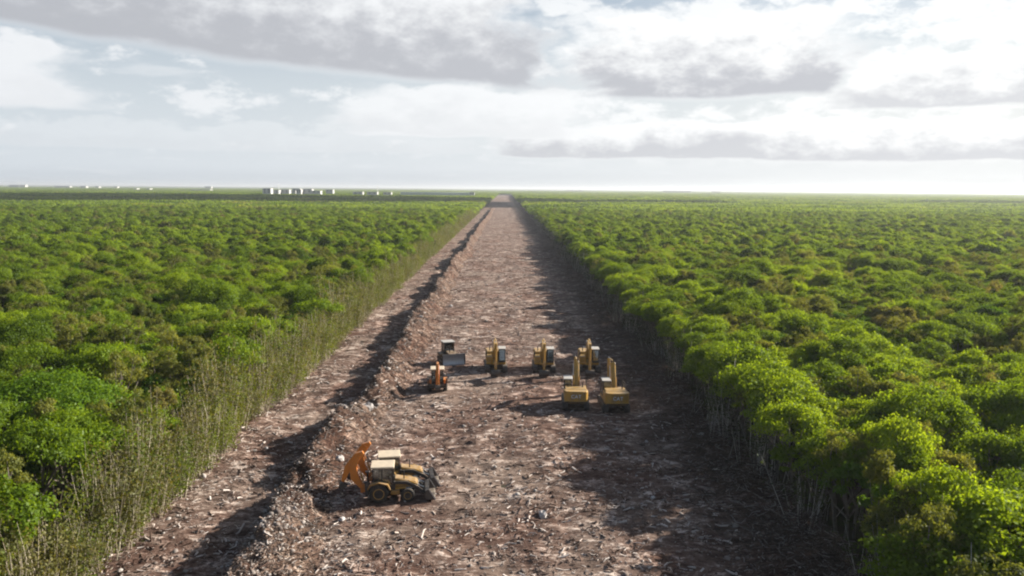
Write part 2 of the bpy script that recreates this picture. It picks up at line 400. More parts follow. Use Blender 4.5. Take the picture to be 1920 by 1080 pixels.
# ------------------------------------------------------------------ setting: loose debris on the clearing
def rot_mats(n, tilt, r):
    a = r.uniform(0, 2 * np.pi, n); t = r.normal(0, tilt, n); s = r.uniform(0, 2 * np.pi, n)
    d = np.stack([np.cos(a) * np.cos(t), np.sin(a) * np.cos(t), np.sin(t)], -1)
    up = np.array([0, 0, 1.0]); sidev = np.cross(up, d); sidev /= np.linalg.norm(sidev, axis=1)[:, None] + 1e-9
    u2 = np.cross(d, sidev)
    sv = sidev * np.cos(s)[:, None] + u2 * np.sin(s)[:, None]
    uv = np.cross(d, sv)
    return d, sv, uv
def sticks(P, L, T, tilt, r):
    """tapered three-sided sticks with a kink: (n*9 verts)"""
    n = len(P); d, s, u = rot_mats(n, tilt, r)
    rings = []
    kink = r.normal(0, 0.10, (n, 2))
    for k, (tt, w) in enumerate(((-0.5, 1.0), (0.05, 0.8), (0.5, 0.35))):
        cen = P + d * (L * tt)[:, None]
        if k == 1: cen = cen + s * (kink[:, 0] * L)[:, None] + u * (kink[:, 1] * L)[:, None]
        for q in range(3):
            a = q * 2 * np.pi / 3
            rings.append(cen + (s * math.cos(a) + u * math.sin(a)) * (T * w)[:, None])
    V = np.stack(rings, 1).reshape(-1, 3)
    o = (np.arange(n) * 9)[:, None]
    f = []
    for k in range(2):
        for q in range(3):
            f.append([k * 3 + q, k * 3 + (q + 1) % 3, k * 3 + 3 + (q + 1) % 3, k * 3 + 3 + q])
    F = (o[:, :, None] + np.array(f)[None]).reshape(-1, 4)
    return V, F
def stones(P, R, r):
    """rough eight-sided lumps"""
    base = np.array([[1, 0, 0], [0, 1, 0], [-1, 0, 0], [0, -1, 0], [0.5, 0.5, 0.75], [-0.5, 0.5, 0.75], [-0.5, -0.5, 0.75], [0.5, -0.5, 0.75], [0.0, 0, -0.6]])
    n = len(P)
    V = base[None] * r.uniform(0.6, 1.25, (n, 9, 3))
    a = r.uniform(0, 6.28, n); c, s = np.cos(a)[:, None], np.sin(a)[:, None]
    V = np.stack([V[..., 0] * c - V[..., 1] * s, V[..., 0] * s + V[..., 1] * c, V[..., 2] * 0.65], -1) * R[:, None, None] + P[:, None, :]
    f = [[0, 1, 4, 4], [4, 1, 5, 5], [1, 2, 5, 5], [5, 2, 6, 6], [2, 3, 6, 6], [6, 3, 7, 7], [3, 0, 7, 7], [7, 0, 4, 4]]
    f = [[0, 1, 4], [4, 1, 5], [1, 2, 5], [5, 2, 6], [2, 3, 6], [6, 3, 7], [3, 0, 7], [7, 0, 4], [4, 5, 6], [4, 6, 7]]
    F = ((np.arange(n) * 9)[:, None, None] + np.array(f)[None]).reshape(-1, 3)
    return V.reshape(-1, 3), F
def on_pad(x, y, m=0.0):
    k = np.zeros(len(x), bool)
    for a, c, r in PADS: k |= np.hypot(x - a, y - c) < r * 0.75 + m
    return k
def spread(n, y0, y1, x0=XL - 0.5, x1=XR + 1.0, pw=1.0):
    # denser near the camera so that the cover looks even in the picture
    u = rng.uniform(0, 1, n)
    y = 1 / (1 / y0 + u * (1 / y1 - 1 / y0)) if pw else rng.uniform(y0, y1, n)
    return rng.uniform(x0, x1, n), y
def litter():
    r = rng
    x, y = spread(38000, 40, 330)
    nb = 9000
    yb_ = 1 / (1 / 40 + r.uniform(0, 1, nb) * (1 / 400 - 1 / 40)); xb = berm_c(yb_) + r.normal(0.9, 1.7, nb)
    x = np.concatenate([x, xb]); y = np.concatenate([y, yb_])
    # windrows of slash at the feet of the trees on the shaded side
    ns = 16000
    ysl = 1 / (1 / 38 + r.uniform(0, 1, ns) * (1 / 300 - 1 / 38)); xsl = XR - np.abs(r.normal(0, 3.2, ns)) + 0.8
    x = np.concatenate([x, xsl]); y = np.concatenate([y, ysl])
    # and a thinner line of torn brush along the sunlit side
    yle = 1 / (1 / 38 + r.uniform(0, 1, 5000) * (1 / 300 - 1 / 38)); x = np.concatenate([x, XL + np.abs(r.normal(0, 1.1, 5000)) - 0.5]); y = np.concatenate([y, yle])
    k = ~on_pad(x, y); k &= (vnoise(x / 2.2, y / 2.2, 21) + r.uniform(-0.7, 0.9, len(x))) > -0.25
    x, y = x[k], y[k]
    n = len(x)
    L = np.clip(r.lognormal(-1.35, 0.55, n), 0.10, 1.8) * np.clip(0.8 + y / 260, 0.8, 1.8)
    T = np.clip(L * r.uniform(0.03, 0.16, n), 0.014, 0.08)
    pile = (np.clip(1 - (XR - x) / 6.0, 0, 1) + 0.6 * np.clip(1 - (x - XL) / 1.5, 0, 1)) * r.uniform(0, 1.3, n) ** 1.5
    P = np.stack([x, y, top_h(x, y) + T * 0.4 + L * 0.03 + pile], -1)
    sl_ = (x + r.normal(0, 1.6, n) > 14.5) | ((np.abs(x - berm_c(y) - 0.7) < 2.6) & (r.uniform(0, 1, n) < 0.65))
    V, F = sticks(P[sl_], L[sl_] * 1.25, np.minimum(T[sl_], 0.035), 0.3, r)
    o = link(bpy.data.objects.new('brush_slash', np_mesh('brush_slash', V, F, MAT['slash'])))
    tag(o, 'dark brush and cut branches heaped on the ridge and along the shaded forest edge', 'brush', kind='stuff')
    P, L, T = P[~sl_], L[~sl_], T[~sl_]
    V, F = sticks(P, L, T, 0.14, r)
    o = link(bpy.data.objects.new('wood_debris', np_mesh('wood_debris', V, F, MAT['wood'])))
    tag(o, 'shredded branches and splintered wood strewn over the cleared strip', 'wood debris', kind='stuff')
    x, y = spread(8000, 40, 300)
    nb = 5000
    yb_ = 1 / (1 / 40 + r.uniform(0, 1, nb) * (1 / 400 - 1 / 40)); xb = berm_c(yb_) + r.normal(0.7, 1.3, nb)
    x = np.concatenate([x, xb]); y = np.concatenate([y, yb_])
    k = ~on_pad(x, y); k &= (vnoise(x / 3.1, y / 3.1, 22) + r.uniform(-0.8, 0.8, len(x))) > -0.1
    x, y = x[k], y[k]; n = len(x)
    R = np.clip(r.lognormal(-2.6, 0.5, n), 0.03, 0.34) * np.clip(0.8 + y / 260, 0.8, 1.8)
    V, F = stones(np.stack([x, y, top_h(x, y) + R * 0.15], -1), R, r)
    o = link(bpy.data.objects.new('stone_rubble', np_mesh('stone_rubble', V, F, MAT['stone'])))
    tag(o, 'broken limestone lumps scattered through the torn soil', 'rubble', kind='stuff')
litter()

# ------------------------------------------------------------------ trees
def leaf_quads(P, N, size, r, aspect=0.62):
    """lens-shaped leaf sprays lying across N"""
    n = len(P)
    t = r.normal(0, 1, (n, 3)); a = np.cross(N, t); a /= np.linalg.norm(a, axis=1)[:, None] + 1e-9
    c = np.cross(N, a)
    s = size[:, None]
    V = np.stack([P - a * s, P + c * s * aspect + N * s * 0.15, P + a * s, P - c * s * aspect + N * s * 0.15], 1).reshape(-1, 3)
    F = np.arange(n * 4).reshape(-1, 4)
    return V, F
def tube(pts, rad, sides=6):
    pts = [Vector(p) for p in pts]; V = []; F = []
    for i, p in enumerate(pts):
        d = (pts[min(i + 1, len(pts) - 1)] - pts[max(i - 1, 0)]).normalized()
        s = d.orthogonal().normalized(); u = d.cross(s)
        for q in range(sides):
            a = 2 * math.pi * q / sides
            V.append(p + (s * math.cos(a) + u * math.sin(a)) * rad[i])
    for i in range(len(pts) - 1):
        for q in range(sides): F.append((i * sides + q, i * sides + (q + 1) % sides, (i + 1) * sides + (q + 1) % sides, (i + 1) * sides + q))
    return [tuple(v) for v in V], F
class Acc:
    def __init__(s): s.V = []; s.F = []; s.n = 0
    def add(s, V, F):
        V = np.asarray(V, float).reshape(-1, 3); F = np.asarray(F, int)
        s.V.append(V); s.F.append(F + s.n); s.n += len(V)
    def mesh(s, name, mat, smooth=False): return np_mesh(name, np.concatenate(s.V), np.concatenate(s.F), mat, smooth)
def crown_blobs(r, R, zt, depth, nb):
    """clump centres on an uneven dome of radius R reaching zt"""
    out = []
    for i in range(nb):
        rr = R * math.sqrt(r.uniform(0, 1)); a = r.uniform(0, 2 * math.pi)
        zc = zt - depth * (rr / R) ** 2 * r.uniform(0.5, 1.0) - r.uniform(0, 0.35) * depth * (r.uniform() < 0.45)
        rad = R * r.uniform(0.15, 0.31)
        out.append((rr * math.cos(a), rr * math.sin(a), zc - rad * 0.6, rad))
    return out
def make_tree(r, R, H, depth, nb, nl, lsize, leafmat, lean=0.3):
    blobs = crown_blobs(r, R, H, depth, nb)
    lv = Acc()
    for (x, y, z, rad) in blobs:
        k = max(12, int(nl / nb * (rad / (R * 0.235)) ** 2))
        d = r.normal(0, 1, (k, 3)); d[:, 2] = np.abs(d[:, 2]) * 0.9 - 0.25
        d /= np.linalg.norm(d, axis=1)[:, None]
        rr = rad * (r.uniform(0.45, 1.15, k) + 0.55 * r.uniform(0, 1, k) ** 5)
        P = np.array([x, y, z]) + d * rr[:, None] * np.array([1, 1, 0.8])
        N = d * 0.7 + r.normal(0, 0.5, (k, 3)) + np.array([0, 0, 0.45]); N /= np.linalg.norm(N, axis=1)[:, None]
        lv.add(*leaf_quads(P, N, lsize * r.uniform(0.6, 1.35, k), r))
    tr = Acc()
    fork = Vector((r.normal(0, lean), r.normal(0, lean), H * r.uniform(0.32, 0.45)))
    r0 = 0.045 + 0.018 * H
    pts = [Vector((0, 0, -0.35)), Vector((fork.x * 0.2, fork.y * 0.5, fork.z * 0.5)), fork]
    tr.add(*tube(pts, [r0, r0 * 0.85, r0 * 0.7], 7))
    order = sorted(range(len(blobs)), key=lambda i: -blobs[i][3])[:9]
    for i in order:
        x, y, z, rad = blobs[i]
        mid = fork.lerp(Vector((x, y, z)), 0.5) + Vector((r.normal(0, .2), r.normal(0, .2), -0.25))
        tr.add(*tube([fork - Vector((0, 0, 0.05)), mid, (x, y, z)], [r0 * 0.55, r0 * 0.35, r0 * 0.12], 5))
    return tr.mesh('trunk', MAT['bark'], True), lv.mesh('crown', leafmat)
TREES = []   # (trunk mesh, crown mesh, crown radius, words)
def tree_set():
    r = np.random.default_rng(21)
    spec = [(2.2, 6.6, 2.4, 15, 2300, 0.15, 'leaf', 'round leafy'), (2.6, 7.2, 2.4, 19, 2900, 0.15, 'leaf', 'broad domed'), (1.8, 7.0, 2.9, 12, 1900, 0.14, 'leaf_olive', 'narrow olive green'),
            (3.1, 7.4, 2.3, 25, 3700, 0.15, 'leaf', 'wide spreading'), (2.3, 6.3, 2.2, 16, 2300, 0.15, 'leaf_dark', 'dark green rounded'), (2.0, 7.9, 3.6, 13, 1250, 0.13, 'leaf_olive', 'tall thin olive'),
            (3.6, 7.9, 2.7, 30, 4600, 0.16, 'leaf', 'large billowing'), (1.7, 5.8, 2.3, 12, 1700, 0.14, 'leaf_dark', 'small dark green')]
    for R, H, dp, nb, nl, ls, mt, wd in spec:
        dp *= 0.75
        t, c = make_tree(r, R, H, dp, int(nb * 1.8), int(nl * 2.0), ls * 0.72, MAT[mt])
        TREES.append((t, c, R, wd))
tree_set()
def beside(y):
    return 'opposite the backhoe pair' if y < 74 else ('level with the parked excavators' if y < 112 else 'beyond the excavators')
def tree_obj(v, loc, rz, s, sz, label, group, name='tree'):
    t, c, R, wd = TREES[v] if isinstance(v, int) else v
    e = empty(name, loc, rz); e.scale = (s, s, sz)
    tag(e, label, 'tree', group)
    link(bpy.data.objects.new('trunk', t), e); link(bpy.data.objects.new('crown', c), e)
    return e
def make_sapling(r, n, H, leaves, leafmat, stemmat, low=0.35, spread_=0.5, lsize=0.10):
    st = Acc(); lv = Acc()
    for i in range(n):
        a = r.uniform(0, 6.28); b0 = Vector((math.cos(a), math.sin(a), 0)) * r.uniform(0.05, spread_)
        h = H * r.uniform(0.62, 1.05)
        tip = b0 + Vector((r.normal(0, 0.75), r.normal(0, 0.75), h))
        mid = b0.lerp(tip, 0.5) + Vector((r.normal(0, 0.12), r.normal(0, 0.12), 0))
        rr = r.uniform(0.016, 0.042)
        st.add(*tube([b0 - Vector((0, 0, 0.35)), mid, tip], [rr, rr * 0.8, rr * 0.25], 4))
        k = int(leaves / n * r.uniform(0.5, 1.5))
        t = np.clip(r.choice(r.uniform(low, 1.05, 7) ** 0.85, k) + r.normal(0, 0.035, k), 0.02, 1.1)
        P = np.array(b0)[None] * (1 - t)[:, None] + np.array(tip)[None] * t[:, None] + r.normal(0, 0.30, (k, 3)) * np.array([1, 1, 0.9])
        N = r.normal(0, 1, (k, 3)) + np.array([0, 0, 0.4]); N /= np.linalg.norm(N, axis=1)[:, None]
        lv.add(*leaf_quads(P, N, lsize * r.uniform(0.6, 1.4, k), r))
    return st.mesh('stems', stemmat, True), lv.mesh('foliage', leafmat)
SAPL, SAPR = [], []
def sapling_set():
    r = np.random.default_rng(33)
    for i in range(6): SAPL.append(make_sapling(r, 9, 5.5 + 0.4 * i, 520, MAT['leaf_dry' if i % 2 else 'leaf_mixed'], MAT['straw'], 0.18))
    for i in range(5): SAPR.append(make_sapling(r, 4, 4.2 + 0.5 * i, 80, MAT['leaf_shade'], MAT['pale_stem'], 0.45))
sapling_set()

def instancer(name, pts, rot, scl, idx, protos, label, cat):
    """one object that scatters copies of the proto meshes (geometry nodes)"""
    col = bpy.data.collections.new(name + '_kinds')
    for i, (mats) in enumerate(protos):
        o = bpy.data.objects.new('%s_kind_%02d' % (name, i), mats); col.objects.link(o)
    me = bpy.data.meshes.new(name); pts = np.asarray(pts, np.float32)
    me.vertices.add(len(pts)); me.vertices.foreach_set('co', pts.ravel())
    for nm, ty, arr in (('rot', 'FLOAT', rot), ('scl', 'FLOAT_VECTOR', scl), ('kid', 'INT', idx)):
        at = me.attributes.new(nm, ty, 'POINT')
        at.data.foreach_set('vector' if ty == 'FLOAT_VECTOR' else 'value', np.asarray(arr, np.float32 if ty != 'INT' else np.int32).ravel())
    o = link(bpy.data.objects.new(name, me))
    g = bpy.data.node_groups.new(name, 'GeometryNodeTree')
    g.interface.new_socket('Geometry', in_out='INPUT', socket_type='NodeSocketGeometry')
    g.interface.new_socket('Geometry', in_out='OUTPUT', socket_type='NodeSocketGeometry')
    N = g.nodes; L = g.links
    gi = N.new('NodeGroupInput'); go = N.new('NodeGroupOutput')
    ip = N.new('GeometryNodeInstanceOnPoints'); ci = N.new('GeometryNodeCollectionInfo')
    ci.inputs['Collection'].default_value = col; ci.inputs['Separate Children'].default_value = True; ci.inputs['Reset Children'].default_value = True
    def attr(nm, ty):
        a = N.new('GeometryNodeInputNamedAttribute'); a.data_type = ty; a.inputs['Name'].default_value = nm
        return a.outputs['Attribute']
    cx = N.new('ShaderNodeCombineXYZ'); L.new(attr('rot', 'FLOAT'), cx.inputs[2])
    L.new(gi.outputs[0], ip.inputs['Points']); L.new(ci.outputs[0], ip.inputs['Instance'])
    ip.inputs['Pick Instance'].default_value = True
    L.new(attr('kid', 'INT'), ip.inputs['Instance Index']); L.new(cx.outputs[0], ip.inputs['Rotation']); L.new(attr('scl', 'FLOAT_VECTOR'), ip.inputs['Scale'])
    L.new(ip.outputs[0], go.inputs[0])
    md = o.modifiers.new('scatter', 'NODES'); md.node_group = g
    tag(o, label, cat, kind='stuff')
    return o
def join_mesh(name, parts):
    """several meshes as one, keeping their materials"""
    bm = bmesh.new(); mats = []
    for me in parts:
        n0 = len(bm.faces); bm.from_mesh(me); bm.faces.ensure_lookup_table()
        mt = me.materials[0]
        if mt not in mats: mats.append(mt)
        k = mats.index(mt)
        for f in bm.faces[n0:]: f.material_index = k
    me = bpy.data.meshes.new(name); bm.to_mesh(me); bm.free()
    for m in mats: me.materials.append(m)
    return me

def in_view(x, y, m=1.0):
    return np.abs(x) < (0.70 * y + 16) * m

def plant_forest():
    r = np.random.default_rng(5)
    # the great dome of leaves on the sunlit side
    big = make_tree(np.random.default_rng(77), 5.2, 9.0, 3.6, 52, 16000, 0.12, MAT['leaf_dark'])
    tree_obj((big[0], big[1], 5.2, ''), (-37.5, 62.5, 0), 0.4, 1, 1, 'very large dark green domed tree standing above the sunlit forest edge', None, 'large_tree')
    tall = (TREES[4][0], TREES[4][1], 2.3, '')
    P = []
    YM = 620.0
    sp = 2.55
    gy = np.arange(22, YM, sp)
    for y in gy:
        w = 0.70 * y + 24
        gx = np.arange(-w, w, sp)
        P.append(np.stack([gx + r.uniform(-1.15, 1.15, len(gx)), y + r.uniform(-1.15, 1.15, len(gx))], -1))
    ye = np.arange(20, 330, 2.3); xe = XR + 2.0 + r.uniform(-0.7, 0.9, len(ye)); P.append(np.stack([xe, ye + r.uniform(-.7, .7, len(ye))], -1))     # a closed front row
    P = np.concatenate(P); x, y = P[:, 0], P[:, 1]
    wob = 0.8 * vnoise(y / 6, 0 * y + 2, 31)
    k = (x < XL - 2.8 + 0.9 * wob) | ((x < XL - 2.0) & (r.uniform(0, 1, len(x)) < 0.3)) | (x > XR + 1.4 + wob)
    k &= np.hypot(x + 37.5, y - 62.5) > 4.6
    gap = vnoise(x / 9, y / 9, 32) + 0.6 * vnoise(x / 4, y / 4, 33)
    k &= ~((gap < -0.80) & ((x < XL - 9) | (x > XR + 11)) & (r.uniform(0, 1, len(x)) < 0.85))
    x, y, gap = x[k], y[k], gap[k]
    n = len(x)
    hv = 1 + 0.09 * vnoise(x / 14, y / 14, 34) + 0.13 * vnoise(x / 4.5, y / 4.5, 35) + r.normal(0, 0.095, n)
    s = np.clip(0.84 + 0.16 * vnoise(x / 6, y / 6, 36) + r.normal(0, 0.10, n), 0.6, 1.25)
    v = r.choice(8, n, p=[.18, .16, .16, .12, .10, .12, .06, .10])
    edge_r = (x > 0) & (x < XR + 9)
    hv = hv * np.where(edge_r, 0.96, 1.0) * np.where((x > 0) & (x < XR + 13), 1 - 0.17 * np.exp(-((y - 93) / 9.0) ** 2), 1.0)
    v = np.where(edge_r & (r.uniform(0, 1, n) < 0.12), 6, v)
    rz = r.uniform(0, 6.283, n)
    vis = in_view(x, y, 0.97) & (y > 34)
    d = np.where(vis, np.hypot(x, y) - 6.0 * (np.minimum(np.abs(x - XL), np.abs(x - XR)) < 4), 1e9)
    order = np.argsort(d)[:299]
    for i in order:
        sd = ('sunlit forest ' if x[i] < 0 else 'shade-casting forest ') + beside(y[i])
        ed = (x[i] < XL + 0 - 0 and x[i] > XL - 9) or (0 < x[i] < XR + 5)
        wd = TREES[v[i]][3]
        lab = '%s tree %s the %s' % (wd, 'at the edge of' if ed else 'inside', sd)
        tree_obj(int(v[i]), (x[i], y[i], 0), rz[i], s[i], hv[i], lab, '%s trees %s the %s' % (wd, 'on the edge of' if ed else 'inside', sd))
    rest = np.ones(n, bool); rest[order] = False
    protos = [join_mesh('near_tree_%d' % i, [t[0], t[1]]) for i, t in enumerate(TREES)]
    # lighter trees for the middle distance
    r2 = np.random.default_rng(91)
    for (R, H, dp, nb, nl, ls, mt) in ((2.3, 6.7, 2.0, 24, 900, .24, 'leaf'), (2.8, 7.2, 2.0, 30, 1200, .24, 'leaf'), (1.9, 7.2, 2.3, 20, 700, .22, 'leaf_olive'), (2.2, 6.3, 2.0, 22, 820, .24, 'leaf_dark'), (3.2, 7.6, 2.1, 36, 1500, .24, 'leaf')):
        t, c = make_tree(r2, R, H, dp, nb, nl, ls, MAT[mt]); protos.append(join_mesh('mid_tree', [t, c]))
    far = y > 210
    vid = np.where(far, 8 + np.minimum(v, 7) * 5 // 8, v)
    scl = np.stack([s, s, hv], -1)
    instancer('forest', np.stack([x, y, 0 * x], -1)[rest], rz[rest], scl[rest], vid[rest], protos, 'dense low green forest stretching away on both sides of the cleared strip', 'forest')
    return protos[8:]
MIDP = plant_forest()

def plant_far():
    """forest beyond the middle distance: plots of many crowns, scattered to the edge of sight"""
    r = np.random.default_rng(14)
    protos = []
    for q in range(5):
        S = 44.0; n = 230
        lv = Acc()
        px = r.uniform(-S / 2, S / 2, n); py = r.uniform(-S / 2, S / 2, n)
        hh = 6.9 + 1.0 * vnoise(px / 9 + q * 7, py / 9, 41) + r.normal(0, 0.6, n)
        for i in range(n):
            k = 34; R = r.uniform(1.5, 2.9)
            d = r.normal(0, 1, (k, 3)); d[:, 2] = np.abs(d[:, 2]) - 0.2; d /= np.linalg.norm(d, axis=1)[:, None]
            Pp = np.array([px[i], py[i], hh[i] - 1.9]) + d * np.array([R, R, 1.9]) * r.uniform(0.75, 1.05, (k, 1))
            N = d + r.normal(0, 0.4, (k, 3)); N /= np.linalg.norm(N, axis=1)[:, None]
            lv.add(*leaf_quads(Pp, N, R * 0.30 * r.uniform(0.7, 1.3, k), r, 0.8))
        protos.append(lv.mesh('plot', MAT['leaf']))
    pts = []
    S = 38.0
    for y in np.arange(620 + S / 2 - 4, 5200, S):
        w = 0.70 * y + 60
        gx = np.arange(-w, w, S)
        gx = gx[(gx < XL - S / 2 + 0) | (gx > XR + S / 2)] if y < 2750 else gx
        gx = gx + r.uniform(-3, 3, len(gx)) * (np.abs(gx) > 70)
        if y < 2750: gx = np.concatenate([gx[np.abs(gx) > 62], [XL - S / 2 - 3.0, XR + S / 2 + 3.0]])
        pts.append(np.stack([gx, np.full(len(gx), y) + r.uniform(-3, 3, len(gx)), 0 * gx], -1))
    pts = np.concatenate(pts); n = len(pts)
    sc = np.stack([np.ones(n), np.ones(n), 1 + 0.12 * vnoise(pts[:, 0] / 90, pts[:, 1] / 90, 43)], -1)
    instancer('distant_forest', pts, r.integers(0, 4, n) * math.pi / 2, sc, r.integers(0, 5, n), protos, 'distant flat forest reaching to the hazy horizon', 'forest')
    # beyond that the canopy is one low sheet
    xs = np.concatenate([np.linspace(-24000, -6000, 40), np.linspace(-5800, 5800, 120), np.linspace(6000, 24000, 40)]); yy = np.concatenate([np.linspace(5150, 9000, 50), np.linspace(9300, 25000, 40)])
    o = strip('horizon_forest', xs, yy, lambda a, c: 6.5 + 2.0 * vnoise(a / 260, c / 260, 44) + 0 * a, MAT['canopy_far'])
    tag(o, 'far forest canopy along the hazy horizon', 'forest', kind='stuff')
plant_far()

def plant_saplings():
    r = np.random.default_rng(8)
    rows = []
    for side, x0, dirn in (('L', XL + 0.2, -1), ('R', XR - 0.1, 1)):
        for row in range(3):
            y = 33.0
            while y < (760 if row < 3 else 420):
                step = ((0.62 + 0.05 * row) if side == 'L' else 0.95) * (1 + max(0, y - 120) / 220)
                y += step * r.uniform(0.7, 1.3)
                wob = 0.8 * float(vnoise(y / 6, 2.0, 31))
                rows.append((side, x0 + dirn * (row * 1.0) + wob * 0.8 + r.uniform(-0.45, 0.45) * (1 if side == 'L' else 2.2), y, row))
    keep = []
    for (sd, x, y, row) in rows:
        g = float(vnoise(x / 3.0, y / 4.0, 38))
        if sd == 'L' and row > 0 and g < -0.45: continue
        if sd == 'R' and g < -0.12: continue
        keep.append((sd, x, y, row))
    rows = keep
    cand = []
    for i, (sd, x, y, row) in enumerate(rows):
        vis = abs(x) < 0.69 * y + 3 and y > 36
        cand.append((y + row * (20 if sd == 'L' else 40) if vis else 1e9, i))
    cand.sort(); pick = set(i for _, i in cand[:290])
    pl, prot, ps, pk = [], [], [], []
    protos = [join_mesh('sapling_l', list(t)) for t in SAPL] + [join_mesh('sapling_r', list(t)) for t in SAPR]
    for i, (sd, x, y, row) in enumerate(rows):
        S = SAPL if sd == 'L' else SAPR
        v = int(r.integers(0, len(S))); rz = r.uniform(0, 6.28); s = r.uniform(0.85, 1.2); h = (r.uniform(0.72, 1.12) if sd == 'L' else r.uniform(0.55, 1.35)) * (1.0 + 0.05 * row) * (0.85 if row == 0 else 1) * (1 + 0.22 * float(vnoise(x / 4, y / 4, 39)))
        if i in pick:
            e = empty('sapling', (x, y, 0), rz); e.scale = (s, s, h)
            if sd == 'L': tag(e, ('leafy green' if v % 2 == 0 else 'dry olive') + ' sapling clump on the sunlit forest edge ' + beside(y), 'sapling', 'saplings on the sunlit forest edge ' + beside(y))
            else: tag(e, 'thin grey stemmed sapling clump under the shaded forest edge ' + beside(y), 'sapling', 'saplings under the shaded forest edge ' + beside(y))
            link(bpy.data.objects.new('stems', S[v][0]), e); link(bpy.data.objects.new('foliage', S[v][1]), e)
        else:
            pl.append((x, y, 0)); prot.append(rz); ps.append((s, s, h)); pk.append(v + (0 if sd == 'L' else len(SAPL)))
    instancer('undergrowth', pl, prot, ps, pk, protos, 'rows of thin saplings continuing along both forest edges', 'undergrowth')
plant_saplings()

# ------------------------------------------------------------------ machine parts
class MB:
    """collects shapes of one part"""
    def __init__(s): s.bm = bmesh.new()
    def box(s, x0, x1, y0, y1, z0, z1, bev=0.0, taper=None):
        bm2 = bmesh.new()
        vs_ = [bm2.verts.new((x, y, z)) for x in (x0, x1) for y in (y0, y1) for z in (z0, z1)]
        for f in ((0, 1, 3, 2), (4, 6, 7, 5), (0, 4, 5, 1), (2, 3, 7, 6), (0, 2, 6, 4), (1, 5, 7, 3)): bm2.faces.new([vs_[i] for i in f])
        bmesh.ops.recalc_face_normals(bm2, faces=bm2.faces)
        if bev: bmesh.ops.bevel(bm2, geom=list(bm2.edges), offset=bev, segments=1, affect='EDGES')
        s._take(bm2); return s
    def prism(s, poly, x0, x1, bev=0.0):
        """polygon in (y, z) extruded along x"""
        bm2 = bmesh.new()
        a = [bm2.verts.new((x0, p[0], p[1])) for p in poly]; c = [bm2.verts.new((x1, p[0], p[1])) for p in poly]
        bm2.faces.new(a); bm2.faces.new(c[::-1]); n = len(poly)
        for i in range(n): bm2.faces.new((a[i], a[(i + 1) % n], c[(i + 1) % n], c[i]))
        bmesh.ops.recalc_face_normals(bm2, faces=bm2.faces)
        if bev: bmesh.ops.bevel(bm2, geom=list(bm2.edges), offset=bev, segments=1, affect='EDGES')
        s._take(bm2); return s
    def plan(s, poly, z0, z1, bev=0.0):
        """polygon in (x, y) extruded along z"""
        bm2 = bmesh.new()
        a = [bm2.verts.new((p[0], p[1], z0)) for p in poly]; c = [bm2.verts.new((p[0], p[1], z1)) for p in poly]
        bm2.faces.new(a); bm2.faces.new(c[::-1]); n = len(poly)
        for i in range(n): bm2.faces.new((a[i], a[(i + 1) % n], c[(i + 1) % n], c[i]))
        bmesh.ops.recalc_face_normals(bm2, faces=bm2.faces)
        if bev: bmesh.ops.bevel(bm2, geom=list(bm2.edges), offset=bev, segments=1, affect='EDGES')
        s._take(bm2); return s
    def rod(s, p, q, r, sides=10, r2=None):
        p = Vector(p); q = Vector(q); d = q - p
        m = Matrix.Translation((p + q) / 2) @ d.to_track_quat('Z', 'Y').to_matrix().to_4x4()
        bmesh.ops.create_cone(s.bm, cap_ends=True, segments=sides, radius1=r, radius2=r if r2 is None else r2, depth=d.length, matrix=m); return s
    def bar(s, p, q, w, h):
        """square bar between two points"""
        p = Vector(p); q = Vector(q); d = (q - p); L = d.length; d.normalize()
        sx = Vector((1, 0, 0)) if abs(d.x) < 0.9 else Vector((0, 1, 0))
        u = d.cross(sx).normalized(); sx = u.cross(d).normalized()
        vs_ = [s.bm.verts.new(c + sx * (a * w / 2) + u * (b_ * h / 2)) for c in (p, q) for a, b_ in ((-1, -1), (1, -1), (1, 1), (-1, 1))]
        fs = [(0, 3, 2, 1), (4, 5, 6, 7)] + [(i, (i + 1) % 4, (i + 1) % 4 + 4, i + 4) for i in range(4)]
        for f in fs: s.bm.faces.new([vs_[i] for i in f])
        return s
    def ring(s, prof, x0=0.0, seg=24, cy_=0.0, cz=0.0):
        """profile (x, radius) turned about the x axis at (cy, cz)"""
        rows = [[s.bm.verts.new((x0 + px, cy_ + pr * math.cos(2 * math.pi * i / seg), cz + pr * math.sin(2 * math.pi * i / seg))) for i in range(seg)] for px, pr in prof]
        for a, c in zip(rows, rows[1:]):
            for i in range(seg): s.bm.faces.new((a[i], a[(i + 1) % seg], c[(i + 1) % seg], c[i]))
        s.bm.faces.new(rows[0][::-1]); s.bm.faces.new(rows[-1]); return s
    def _take(s, b2):
        me = bpy.data.meshes.new('t'); b2.to_mesh(me); b2.free(); s.bm.from_mesh(me); bpy.data.meshes.remove(me)
    def done(s, name, mat, parent, loc=None, label=None):
        bmesh.ops.recalc_face_normals(s.bm, faces=s.bm.faces)
        me = bpy.data.meshes.new(name); s.bm.to_mesh(me); s.bm.free(); me.materials.append(MAT[mat])
        o = link(bpy.data.objects.new(name, me), parent)
        if loc: o.location = loc
        if label: o['label'] = label
        return o

